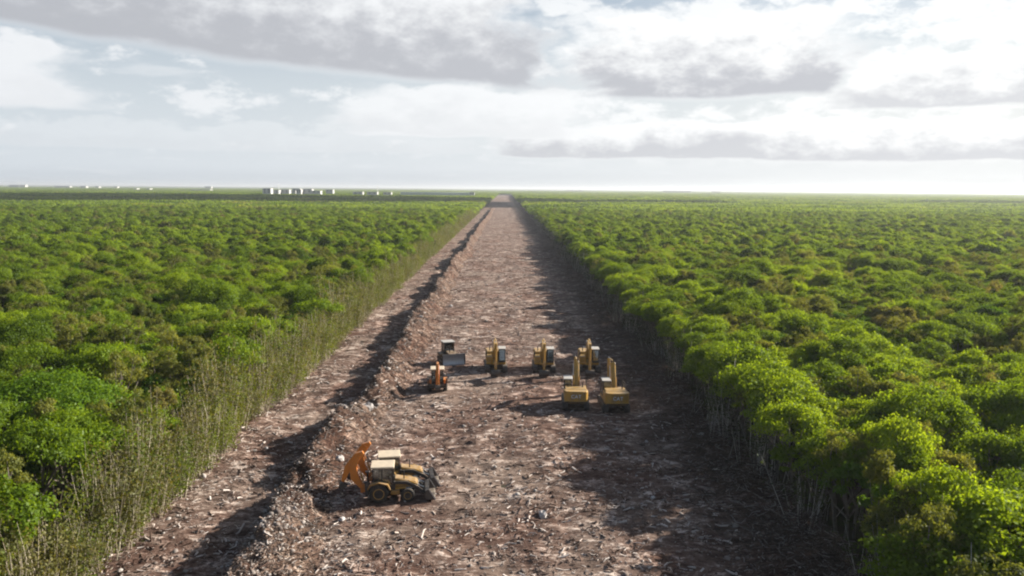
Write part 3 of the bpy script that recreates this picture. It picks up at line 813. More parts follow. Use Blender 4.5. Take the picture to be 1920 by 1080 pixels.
def stadium(y0, y1, zc, r, n=8):
    pts = []
    for i in range(n + 1):
        a = -math.pi / 2 + math.pi * i / n; pts.append((y1 + r * math.cos(a), zc + r * math.sin(a)))
    for i in range(n + 1):
        a = math.pi / 2 + math.pi * i / n; pts.append((y0 + r * math.cos(a), zc + r * math.sin(a)))
    return pts
def crawler(parent, x, w, L, r):
    """one crawler track: belt of shoes round a frame with wheels"""
    y0, y1 = -L / 2 + r, L / 2 - r
    t = MB()
    outer = stadium(y0, y1, r, r, 9); 
    t.prism(outer, x - w * 0.36, x + w * 0.36)
    # grouser plates
    per = []
    n = len(outer); acc = 0
    for i in range(n):
        a, c = Vector(outer[i]), Vector(outer[(i + 1) % n]); d = (c - a).length
        k = max(1, int(d / 0.21))
        for q in range(k): per.append((a.lerp(c, (q + 0.5) / k), (c - a).normalized()))
    for p, d in per:
        nn = Vector((d.y, -d.x))
        a = p + d * 0.085; c = p - d * 0.085; e = nn * 0.05
        t.prism([(a.x, a.y), (c.x, c.y), (c.x + e.x, c.y + e.y), (a.x + e.x, a.y + e.y)], x - w / 2, x + w / 2)
    tr = t.done('track', 'track', parent)
    f = MB(); f.box(x - w * 0.40, x + w * 0.40, y0 * 0.8, y1 * 0.8, r * 0.55, r * 1.45, 0.03); f.done('track_frame', 'bucket', tr)
    for yy in (y0, y1):
        s = MB(); s.ring([(-w * 0.42, r * 0.25), (-w * 0.42, r * 0.72), (w * 0.42, r * 0.72), (w * 0.42, r * 0.25)], x, 14, yy, r); s.done('sprocket', 'bucket', tr)
    return tr
def cylinder(parent, p, q, r=0.07, k=0.58):
    p = Vector(p); q = Vector(q); m = p.lerp(q, k)
    a = MB(); a.rod(p, m, r, 10); o = a.done('hydraulic_cylinder', 'yellow', parent)
    c = MB(); c.rod(m, q, r * 0.55, 8); c.done('rod', 'chrome', o)
def letters(text, parent, name, size, loc, rot, mat, ext=0.008, offset=0.0):
    cu = bpy.data.curves.new(name, 'FONT'); cu.body = text; cu.size = size; cu.align_x = 'CENTER'; cu.align_y = 'CENTER'; cu.extrude = ext; cu.offset = offset; cu.resolution_u = 3
    cu.space_character = 1.05
    tmp = bpy.data.objects.new('tmp', cu); C.objects.link(tmp)
    dg = bpy.context.evaluated_depsgraph_get(); dg.update()
    me = bpy.data.meshes.new_from_object(tmp.evaluated_get(dg))
    bpy.data.objects.remove(tmp); me.name = name
    me.materials.clear(); me.materials.append(MAT[mat])
    o = link(bpy.data.objects.new(name, me), parent); o.location = loc; o.rotation_euler = rot
    return o
def cab(parent, x0, x1, y0, y1, z0, z1, roof='white', frame='black', slope=0.18, roofh=0.10, over=0.06):
    c = MB(); w = 0.09
    c.box(x0, x1, y0, y1, z0, z0 + 0.28, 0.02)
    for xx in (x0 + w / 2, x1 - w / 2):
        c.bar((xx, y0 + w / 2, z0 + 0.2), (xx, y0 + w / 2, z1), w, w)
        c.bar((xx, y1 - w / 2, z0 + 0.2), (xx, y1 - w / 2 - slope, z1), w, w)
        c.bar((xx, (y0 + y1) / 2 - 0.1, z0 + 0.2), (xx, (y0 + y1) / 2 - 0.1, z1), w * 0.8, w * 0.8)
        c.bar((xx, y0 + w, z1 - 0.04), (xx, y1 - w - slope, z1 - 0.04), w * 0.9, w * 0.9)
    for yy in (y0 + w / 2, y1 - w / 2 - slope): c.bar((x0, yy, z1 - 0.043), (x1, yy, z1 - 0.043), w * 0.8, w * 0.85)
    co = c.done('cab', frame, parent)
    r_ = MB(); r_.box(x0 - over, x1 + over, y0 - over, y1 - slope + over, z1 + 0.003, z1 + roofh, 0.03); r_.done('roof', roof, co)
    zb = z0 + 0.29
    ym = (y0 + y1) / 2 - 0.1
    def sl(z): return y1 - 0.045 - slope * (z - z0 - 0.2) / (z1 - z0 - 0.2)
    for xx in (x0 + 0.03, x1 - 0.045):
        p = MB(); p.box(xx, xx + 0.012, y0 + 0.095, ym - 0.045, zb, z1 - 0.09); p.done('window', 'glass', co)
        p = MB(); p.prism([(ym + 0.045, zb), (sl(zb) - 0.06, zb), (sl(z1 - .09) - 0.06, z1 - 0.09), (ym + 0.045, z1 - 0.09)], xx, xx + 0.012); p.done('window', 'glass', co)
    p = MB(); p.prism([(sl(zb) - 0.006, zb), (sl(zb) + 0.006, zb), (sl(z1 - .09) + 0.006, z1 - 0.09), (sl(z1 - .09) - 0.006, z1 - 0.09)], x0 + 0.1, x1 - 0.1); p.done('windscreen', 'glass', co)
    p = MB(); p.box(x0 + 0.1, x1 - 0.1, y0 + 0.03, y0 + 0.042, zb + 0.3, z1 - 0.09); p.done('rear_window', 'glass', co)
    s = MB(); cx_ = (x0 + x1) / 2
    s.box(cx_ - 0.26, cx_ + 0.26, ym - 0.45, ym + 0.05, z0 + 0.285, z0 + 0.62, 0.03); s.box(cx_ - 0.25, cx_ + 0.25, ym - 0.5, ym - 0.36, z0 + 0.6, z0 + 1.15, 0.03); s.done('seat', 'seat', co)
    return co
def bucket_poly(y, z, s, a, kind='dig'):
    """curved shell outline in (y, z), opening turned by a"""
    pts = [(-0.05, 0.45), (0.35, 0.50), (0.62, 0.30), (0.72, 0.0), (0.60, -0.30), (0.30, -0.52), (-0.25, -0.55)] if kind == 'dig' else [(0.0, 0.42), (-0.30, 0.36), (-0.45, 0.1), (-0.45, -0.15), (-0.30, -0.36), (0.35, -0.42)]
    th = 0.05
    inner = []
    cy_ = sum(p[0] for p in pts) / len(pts); cz = sum(p[1] for p in pts) / len(pts)
    out = [(p[0] * s, p[1] * s) for p in pts]; inn = [((cy_ + (p[0] - cy_) * 0.88) * s, (cz + (p[1] - cz) * 0.88) * s) for p in pts]
    ca, sa = math.cos(a), math.sin(a)
    R = lambda p: (y + p[0] * ca - p[1] * sa, z + p[0] * sa + p[1] * ca)
    return [R(p) for p in out], [R(p) for p in inn], R
def bucket(parent, y, z, s, a, w, mat='bucket', kind='dig', teeth=5, xc=0.0):
    o, i, R = bucket_poly(y, z, s, a, kind)
    m = MB()
    n = len(o)
    for k in range(n - 1): m.prism([o[k], o[k + 1], i[k + 1], i[k]], xc - w / 2, xc + w / 2)
    for xx in (xc - w / 2, xc + w / 2 - 0.035): m.prism(o, xx, xx + 0.035)
    b_ = m.done('bucket', mat, parent)
    tip = o[-1]; prev = o[-2]; d = Vector((tip[0] - prev[0], tip[1] - prev[1])).normalized(); nn = Vector((-d.y, d.x)) * 0.035
    for q in range(teeth):
        xx = xc - w / 2 + w * (q + 0.5) / teeth; t = MB()
        e = (tip[0] + d.x * 0.20, tip[1] + d.y * 0.20)
        t.prism([(tip[0] - d.x * 0.05 + nn.x, tip[1] - d.y * 0.05 + nn.y), (tip[0] - d.x * 0.05 - nn.x, tip[1] - d.y * 0.05 - nn.y), e], xx - 0.05, xx + 0.05); t.done('tooth', 'steel', b_)
    return b_
def offset_path(pts, w):
    """outline of a tapered beam along pts (y, z) with half heights w"""
    up, dn = [], []
    for i, p in enumerate(pts):
        a = Vector(pts[max(i - 1, 0)]); c = Vector(pts[min(i + 1, len(pts) - 1)]); d = (c - a).normalized(); n = Vector((-d.y, d.x))
        up.append((p[0] + n.x * w[i], p[1] + n.y * w[i])); dn.append((p[0] - n.x * w[i], p[1] - n.y * w[i]))
    return up + dn[::-1]

def excavator(pose):
    """local +y is the way it digs; cab on its own left (-x). pose: joints of the boom in (y, z)"""
    e = empty('excavator')
    for x in (-1.18, 1.18): crawler(e, x, 0.60, 4.3, 0.46)
    u = MB(); u.box(-0.95, 0.95, -0.9, 0.9, 0.42, 0.78, 0.05); u.ring([(0, 0.3), (0, 0.31)], 0, 8) if False else None
    u.rod((0, 0, 0.75), (0, 0, 1.03), 0.66, 20); u.done('undercarriage', 'bucket', e)
    h = MB(); h.plan([(-1.27, -1.9), (1.27, -1.9), (1.27, 1.45), (0.55, 1.45), (0.45, 1.75), (-0.3, 1.75), (-0.36, 1.55), (-1.27, 1.55)], 1.02, 1.30, 0.03); h.done('platform', 'yellow', e)
    h = MB(); h.box(0.52, 1.26, -1.9, 1.29, 1.303, 2.02, 0.05); h.box(-1.26, -0.42, -1.9, -0.28, 1.303, 2.06, 0.05); h.done('body_panel', 'yellow', e)
    g = MB(); g.prism([(-1.95, 1.9), (-1.90, 2.38), (-0.45, 2.38), (-0.25, 1.9)], -1.15, 1.15, 0.05); g.done('engine_hood', 'yellow', e)
    for q in range(4):
        v = MB(); v.box(1.262, 1.275, -1.55 + q * 0.2, -1.42 + q * 0.2, 1.45, 1.9); v.done('vent', 'black', e)
    c = MB()
    poly = [(-1.29, -1.92), (-1.29, -2.45), (-1.12, -2.78), (-0.7, -2.95), (0.7, -2.95), (1.12, -2.78), (1.29, -2.45), (1.29, -1.92)]
    c.plan(poly, 1.08, 2.36, 0.06); cw = c.done('counterweight', 'yellow', e)
    lb = letters('CAT', cw, 'lettering_backing', 0.52, (0.0, -2.953, 1.80), (math.pi / 2, 0, 0), 'black', 0.006, 0.035)
    letters('CAT', cw, 'lettering', 0.54, (0.0, -2.962, 1.80), (math.pi / 2, 0, 0), 'white', 0.006, 0.004)
    st = MB(); st.box(-1.2, 1.2, -2.952, -2.90, 1.14, 1.26); st.done('stripe', 'black', cw)
    x = MB(); x.rod((0.75, -1.0, 2.36), (0.75, -1.0, 2.85), 0.065); x.rod((0.75, -1.0, 2.85), (0.75, -1.12, 2.95), 0.065); x.done('exhaust_pipe', 'black', e)
    rl = MB()
    for a, c_ in (((1.22, 1.3, 2.0), (1.22, 1.3, 2.75)), ((1.22, 1.3, 2.75), (1.22, -0.2, 2.75)), ((1.22, -0.2, 2.75), (1.22, -0.2, 2.0)), ((1.22, 0.5, 2.0), (1.22, 0.5, 2.75)), ((1.22, 1.3, 2.4), (1.22, -0.2, 2.4))): rl.rod(a, c_, 0.022, 6)
    rl.done('handrail', 'black', e)
    cab(e, -1.25, -0.38, -0.22, 1.62, 1.303, 3.02, 'grey_roof')
    for sx, yy in ((-1.45, 1.5), (1.29, 1.42)):
        m = MB(); m.rod((sx, yy, 1.9), (sx, yy + 0.12, 2.45), 0.018, 6); m.box(sx - 0.09, sx + 0.09, yy + 0.10, yy + 0.13, 2.35, 2.65, 0.01); m.done('mirror', 'black', e)
    # boom: a bent box beam
    F, K, T, B = pose                       # foot, knee, tip (boom end), stick end
    pts = [F, ((F[0] * 0.62 + K[0] * 0.38), (F[1] * 0.62 + K[1] * 0.38)), K, ((K[0] + T[0]) / 2, (K[1] + T[1]) / 2), T]
    m = MB(); m.prism(offset_path(pts, [0.17, 0.27, 0.34, 0.26, 0.15]), -0.05, 0.37, 0.02); bo = m.done('boom', 'yellow', e)
    hl = MB(); hl.box(0.38, 0.46, K[0] - 0.12, K[0] + 0.08, K[1] + 0.1, K[1] + 0.26, 0.02); hl.done('work_light', 'white', bo)
    for sx in (-0.16, 0.48): cylinder(e, (sx, F[0] + 0.62, 1.22), (sx, K[0] - 0.05, K[1] - 0.05), 0.085)
    d = (Vector(B) - Vector(T)).normalized(); n = Vector((-d.y, d.x))
    back = Vector(T) - d * 0.85
    if n.dot(Vector((1, 0))) < 0: n = -n
    st_pts = [(back.x + n.x * 0.10, back.y + n.y * 0.10), (T[0], T[1]), ((T[0] + B[0]) / 2, (T[1] + B[1]) / 2), B]
    m = MB(); m.prism(offset_path(st_pts, [0.12, 0.27, 0.2, 0.12]), 0.0, 0.32, 0.02); m.done('stick', 'yellow', e)
    cylinder(e, (0.16, K[0] - 0.1, K[1] + 0.45), (0.16, back.x + 0.05, back.y + 0.12), 0.08)
    cylinder(e, (0.16, T[0] + n.x * 0.42, T[1] + n.y * 0.42), (0.16, B[0] + n.x * 0.36 - d.x * 0.3, B[1] + n.y * 0.36 - d.y * 0.3), 0.065)
    bucket(e, B[0] - 0.05, B[1] - 0.38, 0.80, math.radians(-10), 1.25, 'bucket', 'dig', 5, 0.16)
    return e

def wheel(parent, x, y, r, w, rim='yellow'):
    t = MB(); s = 1 if x > 0 else -1
    t.ring([(-w / 2, r * 0.56), (-w / 2, r * 0.86), (-w * 0.36, r * 0.97), (w * 0.36, r * 0.97), (w / 2, r * 0.86), (w / 2, r * 0.56)], x, 22, y, r)
    for k in range(18):
        a = 2 * math.pi * k / 18
        for q in (-1, 1):
            aa = a + q * 0.08
            t.bar((x + q * w * 0.04, y + math.cos(aa) * r * 0.965, r + math.sin(aa) * r * 0.965), (x + q * w * 0.46, y + math.cos(aa + 0.14) * r * 0.95, r + math.sin(aa + 0.14) * r * 0.95), 0.05, 0.06)
    wo = empty('wheel'); wo.parent = parent
    to = t.done('tyre', 'rubber', wo)
    m = MB(); m.ring([(-w * 0.42, r * 0.2), (-w * 0.50, r * 0.5), (-w * 0.51, r * 0.57), (w * 0.51, r * 0.57), (w * 0.50, r * 0.5), (w * 0.42, r * 0.2)], x, 20, y, r); m.done('rim', rim, wo)
    return wo
def backhoe(body='ochre', arm='orange', roof='cream', hood='ochre'):
    """local +y is the loader end; the digging arm folds up behind"""
    e = empty('backhoe_loader')
    for x in (-0.92, 0.92): wheel(e, x, -0.95, 0.74, 0.46)
    for x in (-0.90, 0.90): wheel(e, x, 1.25, 0.52, 0.34)
    c = MB(); c.box(-0.45, 0.45, -1.75, 1.75, 0.55, 0.95, 0.04); c.rod((-0.9, -0.95, 0.74), (0.9, -0.95, 0.74), 0.13); c.rod((-0.9, 1.25, 0.52), (0.9, 1.25, 0.52), 0.10); c.done('chassis', 'black', e)
    h = MB(); h.prism([(0.25, 0.92), (2.0, 0.86), (2.03, 1.25), (1.85, 1.42), (0.25, 1.72)], -0.47, 0.47, 0.05); h.done('hood', hood, e)
    g = MB(); g.box(-0.36, 0.36, 2.033, 2.06, 0.9, 1.24); g.done('grille', 'black', e)
    for x in (-0.27, 0.27):
        l = MB(); l.box(x - 0.08, x + 0.08, 2.062, 2.085, 1.06, 1.18, 0.01); l.done('headlight', 'white', e)
    f = MB()
    for s in (-1, 1):
        pts = stadium(-0.95, -0.95, 0.74, 0.86, 8)[1:9]
        f.prism([(-1.83, 1.10), (-1.62, 1.48), (-0.95, 1.66), (-0.25, 1.46), (-0.05, 1.05), (-0.13, 1.05), (-0.32, 1.38), (-0.95, 1.58), (-1.56, 1.41), (-1.75, 1.10)], s * 0.72, s * 1.16)
    f.done('fender', body, e)
    st = MB(); st.box(0.48, 0.86, -0.05, 0.62, 0.55, 0.86, 0.03); st.box(-0.86, -0.48, -0.05, 0.62, 0.55, 0.86, 0.03); st.done('side_tank', body, e)
    cab(e, -0.70, 0.70, -1.45, 0.22, 0.98, 2.62, roof, 'black', 0.12, 0.14, 0.12)
    x = MB(); x.rod((0.25, 0.95, 1.5), (0.25, 0.95, 2.25), 0.045, 8); x.done('exhaust_pipe', 'black', e)
    # loader
    for s in (-1, 1):
        a = MB(); pts = [(0.15, 1.42), (1.15, 1.40), (2.05, 0.95), (2.55, 0.52)]
        a.prism(offset_path(pts, [0.10, 0.13, 0.13, 0.09]), s * 0.60 - 0.05, s * 0.60 + 0.05); a.done('loader_arm', 'black', e, None)
        t = MB(); t.box(s * 0.60 - 0.09, s * 0.60 + 0.09, 0.05, 0.28, 0.9, 1.55, 0.02); t.done('loader_tower', 'black', e)
        cylinder(e, (s * 0.60, 0.25, 0.95), (s * 0.60, 1.75, 1.02), 0.055)
        cylinder(e, (s * 0.50, 1.25, 1.55), (s * 0.50, 2.5, 0.98), 0.05)
    m = MB()
    o, i, R = bucket_poly(2.95, 0.55, 1.05, math.radians(8), 'load')
    for k in range(len(o) - 1): m.prism([o[k], o[k + 1], i[k + 1], i[k]], -1.18, 1.18)
    for xx in (-1.18, 1.145): m.prism(o, xx, xx + 0.035)
    lb = m.done('loader_bucket', 'bucket', e)
    for s in (-1.187, 1.183):
        ed = MB(); ed.bar((s, o[0][0], o[0][1]), (s, o[-1][0], o[-1][1]), 0.012, 0.09); ed.done('worn_edge', 'steel', lb)
    # rear: frame, stabilisers, folded arm
    r_ = MB(); r_.box(-1.05, 1.05, -1.98, -1.78, 0.55, 0.98, 0.03); r_.done('rear_frame', 'black', e)
    for s in (-1, 1):
        q = MB(); q.bar((s * 0.98, -1.9, 0.95), (s * 1.10, -1.95, 1.75), 0.14, 0.14); q.box(s * 1.10 - 0.18, s * 1.10 + 0.18, -2.1, -1.8, 1.70, 1.78, 0.01); q.done('stabiliser', 'black', e)
    k = MB(); k.box(-0.16, 0.16, -2.35, -1.98, 0.55, 1.15, 0.04); k.rod((0, -2.3, 0.5), (0, -2.3, 1.2), 0.11); k.done('swing_post', arm, e)
    b_ = MB(); pts = [(-2.30, 1.0), (-2.85, 1.75), (-2.95, 2.65), (-2.50, 3.50)]
    for s in (-1, 1): b_.prism(offset_path(pts, [0.15, 0.30, 0.28, 0.14]), s * 0.16 - 0.05, s * 0.16 + 0.05, 0.01)
    b_.prism(offset_path(pts, [0.09, 0.16, 0.15, 0.08]), -0.10, 0.10); b_.done('boom', arm, e)
    s_ = MB(); pts = [(-2.15, 3.72), (-2.56, 3.47), (-3.35, 2.5), (-3.75, 1.45)]
    s_.prism(offset_path(pts, [0.12, 0.30, 0.26, 0.13]), -0.13, 0.13, 0.015); s_.done('stick', arm, e)
    cylinder(e, (0.0, -2.1, 1.15), (0.0, -2.58, 2.75), 0.06)
    cylinder(e, (0.0, -2.85, 3.05), (0.0, -3.55, 1.95), 0.05)
    bucket(e, -3.62, 1.05, 0.62, math.radians(150), 0.62, 'bucket', 'dig', 4)
    return e

def bulldozer():
    """local +y is the blade end"""
    e = empty('bulldozer')
    for x in (-0.98, 0.98): crawler(e, x, 0.56, 3.1, 0.46)
    b_ = MB(); b_.box(-0.68, 0.68, -1.7, 0.3, 0.45, 1.25, 0.05); b_.done('chassis', 'bucket', e)
    h = MB(); h.prism([(0.0, 0.9), (1.75, 0.75), (1.78, 1.55), (1.60, 1.68), (0.0, 1.85)], -0.52, 0.52, 0.05); h.done('engine_hood', 'umber', e)
    g = MB(); g.box(-0.42, 0.42, 1.783, 1.81, 0.85, 1.5); g.done('grille', 'black', e)
    x = MB(); x.rod((0.2, 1.0, 1.7), (0.2, 1.0, 2.45), 0.055); x.done('exhaust_pipe', 'black', e)
    for s in (-1, 1):
        f = MB(); f.box(s * 0.98 - 0.28, s * 0.98 + 0.28, -1.55, 0.25, 1.02, 1.42, 0.04); f.done('fender', 'umber', e)
    t = MB(); t.box(-0.62, 0.62, -1.9, -1.2, 1.25, 1.9, 0.06); t.done('fuel_tank', 'umber', e)
    cab(e, -0.72, 0.72, -1.30, 0.12, 1.25, 2.95, 'grey_roof', 'black', 0.08, 0.10, 0.14)
    # blade
    m = MB(); n = 7; o = []
    for k in range(n + 1):
        tt = k / n; z = 0.28 + 1.50 * tt; y = 2.30 + 0.62 * (tt - 0.5) ** 2 - 0.155 + 0.08 * (1 - tt); o.append((y, z))
    i = [(p[0] - 0.07, p[1]) for p in o]
    m.prism(o + i[::-1], -1.55, 1.55); bl = m.done('blade', 'steel', e)
    ce = MB(); ce.box(-1.55, 1.55, o[0][0] - 0.02, o[0][0] + 0.035, 0.2, 0.36); ce.done('cutting_edge', 'steel', bl)
    for s in (-1, 1):
        ep = MB(); ep.prism([(2.10, 0.24), (2.55, 0.24), (2.48, 1.6), (2.12, 1.82)], s * 1.57 - 0.02, s * 1.57 + 0.02); ep.done('end_plate', 'black', bl)
    for s in (-1, 1):
        p = MB(); p.bar((s * 1.36, -0.2, 0.42), (s * 1.36, 2.12, 0.55), 0.14, 0.22); p.done('push_arm', 'umber', e)
        cylinder(e, (s * 0.60, 1.45, 1.45), (s * 0.60, 2.16, 0.85), 0.055)
    r_ = MB(); r_.box(-0.8, 0.8, -2.15, -1.95, 0.55, 0.8, 0.02); 
    for xx in (-0.55, 0, 0.55): r_.prism([(-2.25, 0.95), (-2.05, 0.95), (-2.12, 0.25), (-2.3, 0.1)], xx - 0.05, xx + 0.05)
    r_.done('ripper', 'bucket', e)
    return e
def stand(o, p, deg, label, cat, group=None):
    o.location = (p.x, p.y, float(ground_h(p.x, p.y)) - 0.02); o.rotation_euler = (0, 0, math.radians(deg)); tag(o, label, cat, group)
POSE1 = ((0.75, 1.75), (1.9, 4.1), (4.4, 3.55), (4.6, 1.05))
POSE2 = ((0.75, 1.75), (2.2, 4.35), (4.9, 3.6), (4.3, 0.95))
ex = excavator(POSE1)
GE = 'yellow excavators parked on the clearing'
stand(ex, *EXC['front_a'], 'yellow excavator facing the backhoes with bucket on the ground, beside the bulldozer', 'excavator', GE)
o = copy_tree(ex); stand(o, *EXC['front_b'], 'yellow excavator with bucket down, in the middle of the row of three', 'excavator', GE)
o = copy_tree(ex); stand(o, *EXC['front_c'], 'yellow excavator in the row of three, standing beside the shaded forest edge', 'excavator', GE)
ex2 = excavator(POSE2)
stand(ex2, *EXC['away_a'], 'yellow excavator showing its lettered counterweight, out on the sunlit side of its pair', 'excavator', GE)
o = copy_tree(ex2); stand(o, *EXC['away_b'], 'yellow excavator showing its lettered counterweight, on the forest side of its pair', 'excavator', GE)
bh = backhoe()
GB = 'backhoe loaders with orange digging arms'
stand(bh, *HOE['near'], 'yellow backhoe loader with cream roof and raised orange arm, first of the pair', 'backhoe loader', GB)
o = copy_tree(bh); stand(o, *HOE['far'], 'yellow backhoe loader with orange arm parked close behind its twin', 'backhoe loader', GB)
o = backhoe('orange', 'orange', 'cream', 'orange'); stand(o, *HOE['small'], 'orange backhoe loader standing alone with its folded orange arm turned outward near the bulldozer', 'backhoe loader', GB)
bd = bulldozer(); stand(bd, *DOZ, 'dirty brown bulldozer with wide grey blade and roofed cab', 'bulldozer')

# ------------------------------------------------------------------ boulders, fallen poles, lone posts
def boulder(px, py, R, seed, label):
    p = gp(px, py); r = np.random.default_rng(seed)
    bm = bmesh.new(); bmesh.ops.create_icosphere(bm, subdivisions=2, radius=1)
    for v in bm.verts:
        c = v.co
        k = 1 + 0.34 * float(vnoise(c.x * 1.7 + seed, c.y * 1.7 + c.z, 51)) + 0.22 * float(vnoise(c.z * 3 + seed, c.x * 3 - c.y, 52))
        v.co = Vector((c.x * R * k * r.uniform(0.98, 1.02), c.y * R * 0.85 * k, max(c.z, -0.5) * R * 0.75 * k))
    me = bpy.data.meshes.new('boulder'); bm.to_mesh(me); bm.free(); me.materials.append(MAT['boulder'])
    o = link(bpy.data.objects.new('boulder', me)); o.rotation_euler = (0, 0, r.uniform(0, 6))
    z = float(top_h(p.x, p.y)); q = gp(px, py, z)
    o.location = (q.x, q.y, float(top_h(q.x, q.y)) + R * 0.2)
    tag(o, label, 'boulder', 'pale boulders' if 'lump' in label else None)
boulder(636, 850, 0.45, 1, 'round white boulder on the earth ridge behind the orange backhoe arms')
boulder(690, 768, 0.75, 2, 'large pale slab of limestone crowning the earth ridge')
boulder(722, 858, 0.40, 3, 'white stone just behind the backhoe cab roofs')
boulder(1018, 968, 0.40, 4, 'grey boulder lying alone on the open clearing')
for i, (a, c, R) in enumerate(((640, 975, .38), (380, 893, .42), (552, 955, .3), (600, 820, .3), (845, 575, .6), (790, 590, .45), (1225, 935, .32), (1290, 700, .4), (1180, 610, .4), (705, 668, .4), (760, 940, .25), (500, 842, .3), (455, 1060, .3), (880, 655, .35))):
    boulder(a, c, R * 0.7, 20 + i, 'pale limestone lump among the churned debris')
def pole(p, q, r0, label, name='fallen_pole', mat='bark'):
    V, F = tube([p, (Vector(p) + Vector(q)) / 2 + Vector((0.05, 0.08, 0.06)), q], [r0, r0 * 0.8, r0 * 0.4], 6)
    V2, F2 = tube([Vector(p).lerp(Vector(q), 0.6), Vector(p).lerp(Vector(q), 0.8) + Vector((0.35, 0.2, 0.35))], [r0 * 0.5, r0 * 0.15], 5)
    a = Acc(); a.add(V, F); a.add(V2, F2)
    o = link(bpy.data.objects.new(name, a.mesh(name, MAT[mat], True)))
    tag(o, label, 'dead pole', 'dead poles' if name == 'fallen_pole' else None)
for i, (a, c, dx, dy, dz) in enumerate(((1505, 1010, -2.2, 1.5, 1.6), (1440, 960, -1.8, 2.5, 1.0), (1360, 880, 1.5, 2.0, 2.6), (1545, 1050, -2.8, 0.5, 0.5), (1290, 790, 1.6, 1.0, 2.8), (1330, 850, -1.5, 1.5, 0.4), (1255, 730, 1.2, 1.2, 2.4), (1420, 1000, -2.6, 1.0, 0.35))):
    p = gp(a, c); pole((p.x, p.y, float(ground_h(p.x, p.y)) + 0.03), (p.x + dx, p.y + dy, GZ + 0.1 + dz), 0.05, 'bare grey pole lying or leaning in the slash under the shaded trees')
p = gp(815, 478); pole((p.x, p.y, 0.1), (p.x + 0.2, p.y, 5.6), 0.22, 'dark bare post standing out on the sunlit forest edge', 'dead_trunk', 'rubber')

# ------------------------------------------------------------------ far buildings and masts
def far_building(px0, px1, dist, h, label, group, wall='wall_white', roof='roof_grey', floors=0, depth=18.0):
    a = gp(px0, 500); c = gp(px1, 500)
    x0 = a.x / a.y * dist; x1 = c.x / c.y * dist
    e = empty('building', ((x0 + x1) / 2, dist, 0)); w = (x1 - x0) / 2
    m = MB(); m.box(-w, w, 0, depth, 0, h); m.done('wall', wall, e)
    m = MB(); m.box(-w - 0.3, w + 0.3, -0.3, depth + 0.3, h + 0.02, h + 0.6); m.done('roof', roof, e)
    n = max(2, int(w * 2 / 9))
    for f in range(floors):
        z = h - 2.9 - f * 3.4
        if z < 5: break
        for q in range(n):
            xx = -w + (q + 0.5) * 2 * w / n
            m = MB(); m.box(xx - 1.9, xx + 1.9, -0.06, 0.2, z, z + 1.7); m.done('window', 'window_dark', e)
    tag(e, label, 'building', group)
GF = 'white blocks of the distant town beyond the forest'
for i, (a, c, d, h, fl) in enumerate(((497, 512, 1720, 19.5, 3), (512, 527, 1750, 16.0, 2), (529, 546, 1770, 17.0, 2), (546, 558, 1810, 15.0, 1), (559, 568, 1740, 17.5, 2), (569, 588, 1760, 18.5, 2), (588, 604, 1720, 15.0, 1), (614, 627, 1900, 17.0, 1), (552, 566, 1900, 19.0, 1))):
    far_building(a, c, d, h, 'white flat roofed block in the long row of the distant town', GF, floors=fl)
for a, c, d, h in ((664, 682, 1720, 13.5), (690, 709, 1700, 13.5), (720, 735, 1750, 13.0)):
    far_building(a, c, d, h, 'low cream building far beyond the forest next to the long pale shed', 'low cream buildings far beyond the forest', floors=1)
far_building(752, 882, 1760, 13.5, 'long low pale green shed on the far side of the forest', None, 'wall_pale', 'wall_pale', 0, 40)
far_building(880, 889, 1700, 15.0, 'small bright white end block of the long pale shed', None, floors=1)
for i, (a, c, d, h) in enumerate(((28, 58, 4300, 20), (112, 140, 4200, 16), (160, 170, 4200, 17), (188, 194, 4200, 16), (222, 228, 4300, 16), (258, 264, 3000, 12), (282, 288, 3000, 12), (365, 400, 2700, 11), (390, 402, 4600, 20), (1240, 1290, 4600, 17), (1330, 1345, 4600, 16), (1060, 1090, 4600, 15))):
    far_building(a, c, d, h, 'tiny pale building on the hazy horizon', 'tiny pale buildings on the horizon', depth=25)
def mast(px, dist, h, label):
    a = gp(px, 500); x = a.x / a.y * dist
    e = empty('mast', (x, dist, 0))
    m = MB()
    for q in range(3):
        an = q * 2.094; m.rod((math.cos(an) * 1.2, math.sin(an) * 1.2, 0), (math.cos(an) * 0.4, math.sin(an) * 0.4, h), 0.28, 6)
    m.done('leg', 'white', e)
    for k in range(8):
        z = h * (k + 1) / 9; m = MB(); rr = 1.2 - 0.8 * z / h
        for q in range(3): m.rod((math.cos(q * 2.094) * rr, math.sin(q * 2.094) * rr, z), (math.cos(q * 2.094 + 2.094) * rr, math.sin(q * 2.094 + 2.094) * rr, z + 1.2), 0.12, 5)
        m.done('brace', 'white', e)
    tag(e, label, 'mast')
mast(527, 1700, 30, 'thin pale radio mast rising over the white town blocks')
mast(710, 1740, 29, 'thin pale radio mast beside the low cream buildings')
mast(47, 4200, 42, 'thin pale mast over the farthest buildings on the horizon')

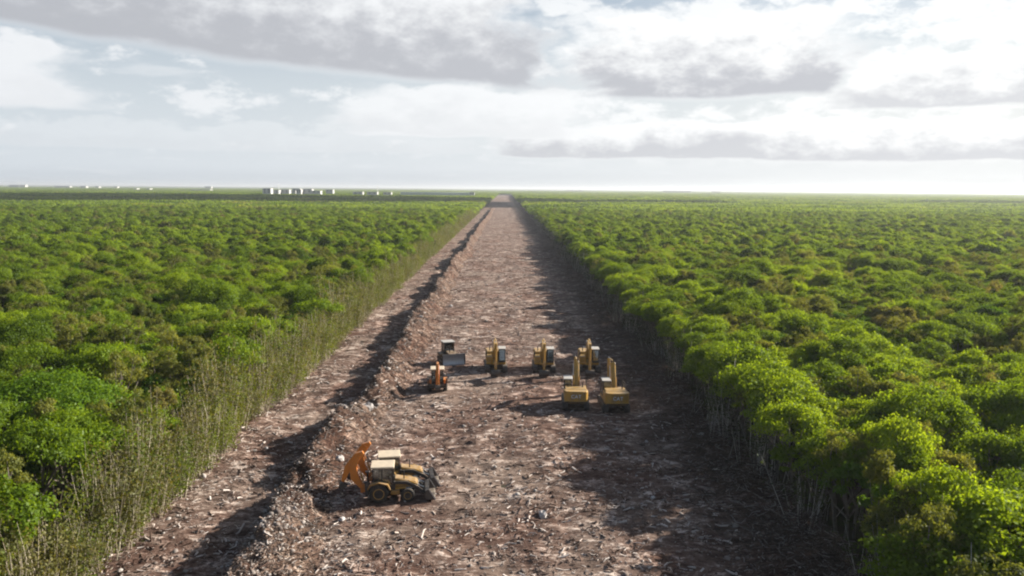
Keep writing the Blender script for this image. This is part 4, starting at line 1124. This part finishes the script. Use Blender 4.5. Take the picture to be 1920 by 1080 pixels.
# lone trees standing out of the canopy
def lone(px, py, z, v, s, label):
    q = gp(px, py, z); tree_obj(v, (q.x, q.y, 0), 1.0, s, z / 6.3, label, None)
lone(1098, 404, 9.5, 4, 2.0, 'dark tall tree rising above the level canopy behind the excavators')
lone(976, 367, 10.0, 4, 2.0, 'dark tree standing at the far end of the cleared strip')

# ------------------------------------------------------------------ a low cumulus overhead, its shadow lies across the far forest
def cumulus(sx, sy, rx, ry, seed, alt=900.0):
    k = alt / math.tan(SUN_EL); r = np.random.default_rng(seed)
    bm = bmesh.new()
    for i in range(26):
        a = r.uniform(0, 6.28); q = math.sqrt(r.uniform(0, 1))
        px, py = math.cos(a) * q * rx, math.sin(a) * q * ry
        R = ry * r.uniform(0.35, 0.6)
        m = Matrix.Translation((px, py, R * 0.15)) @ Matrix.Diagonal((R * 1.5, R, R * 0.45, 1))
        bmesh.ops.create_icosphere(bm, subdivisions=3, radius=1, matrix=m)
    for v in bm.verts:
        n = float(vnoise(v.co.x / 60, v.co.y / 60 + v.co.z / 40, 61))
        v.co.z = max(v.co.z, -20) + n * 12; v.co.x += n * 18
    me = bpy.data.meshes.new('cloud'); bm.to_mesh(me); bm.free(); me.materials.append(MAT['cloud'])
    for p_ in me.polygons: p_.use_smooth = True
    o = link(bpy.data.objects.new('cloud', me)); o.location = (sx + k * math.sin(SUN_AZ), sy + k * math.cos(SUN_AZ), alt)
    tag(o, 'low white cumulus cloud drifting high over the far forest', 'cloud', 'clouds over the far forest')
cumulus(-700, 1200, 760, 300, 3)
cumulus(-80, 1180, 300, 150, 5)
cumulus(1250, 1300, 480, 150, 4)

# ------------------------------------------------------------------ haze
def haze():
    m, b, out = material('haze')
    v = b.n('ShaderNodeVolumePrincipled'); v.inputs['Color'].default_value = (0.86, 0.90, 0.95, 1); v.inputs['Density'].default_value = 0.00012; v.inputs['Anisotropy'].default_value = 0.3
    b.t.links.new(v.outputs[0], out.inputs['Volume'])
    MAT['haze'] = m
    bx = MB(); bx.box(-25500, 25500, -700, 25500, -1.5, 48); o = bx.done('haze', 'haze', None); tag(o, 'thin pale haze lying over the forest', 'haze', kind='stuff')
haze()
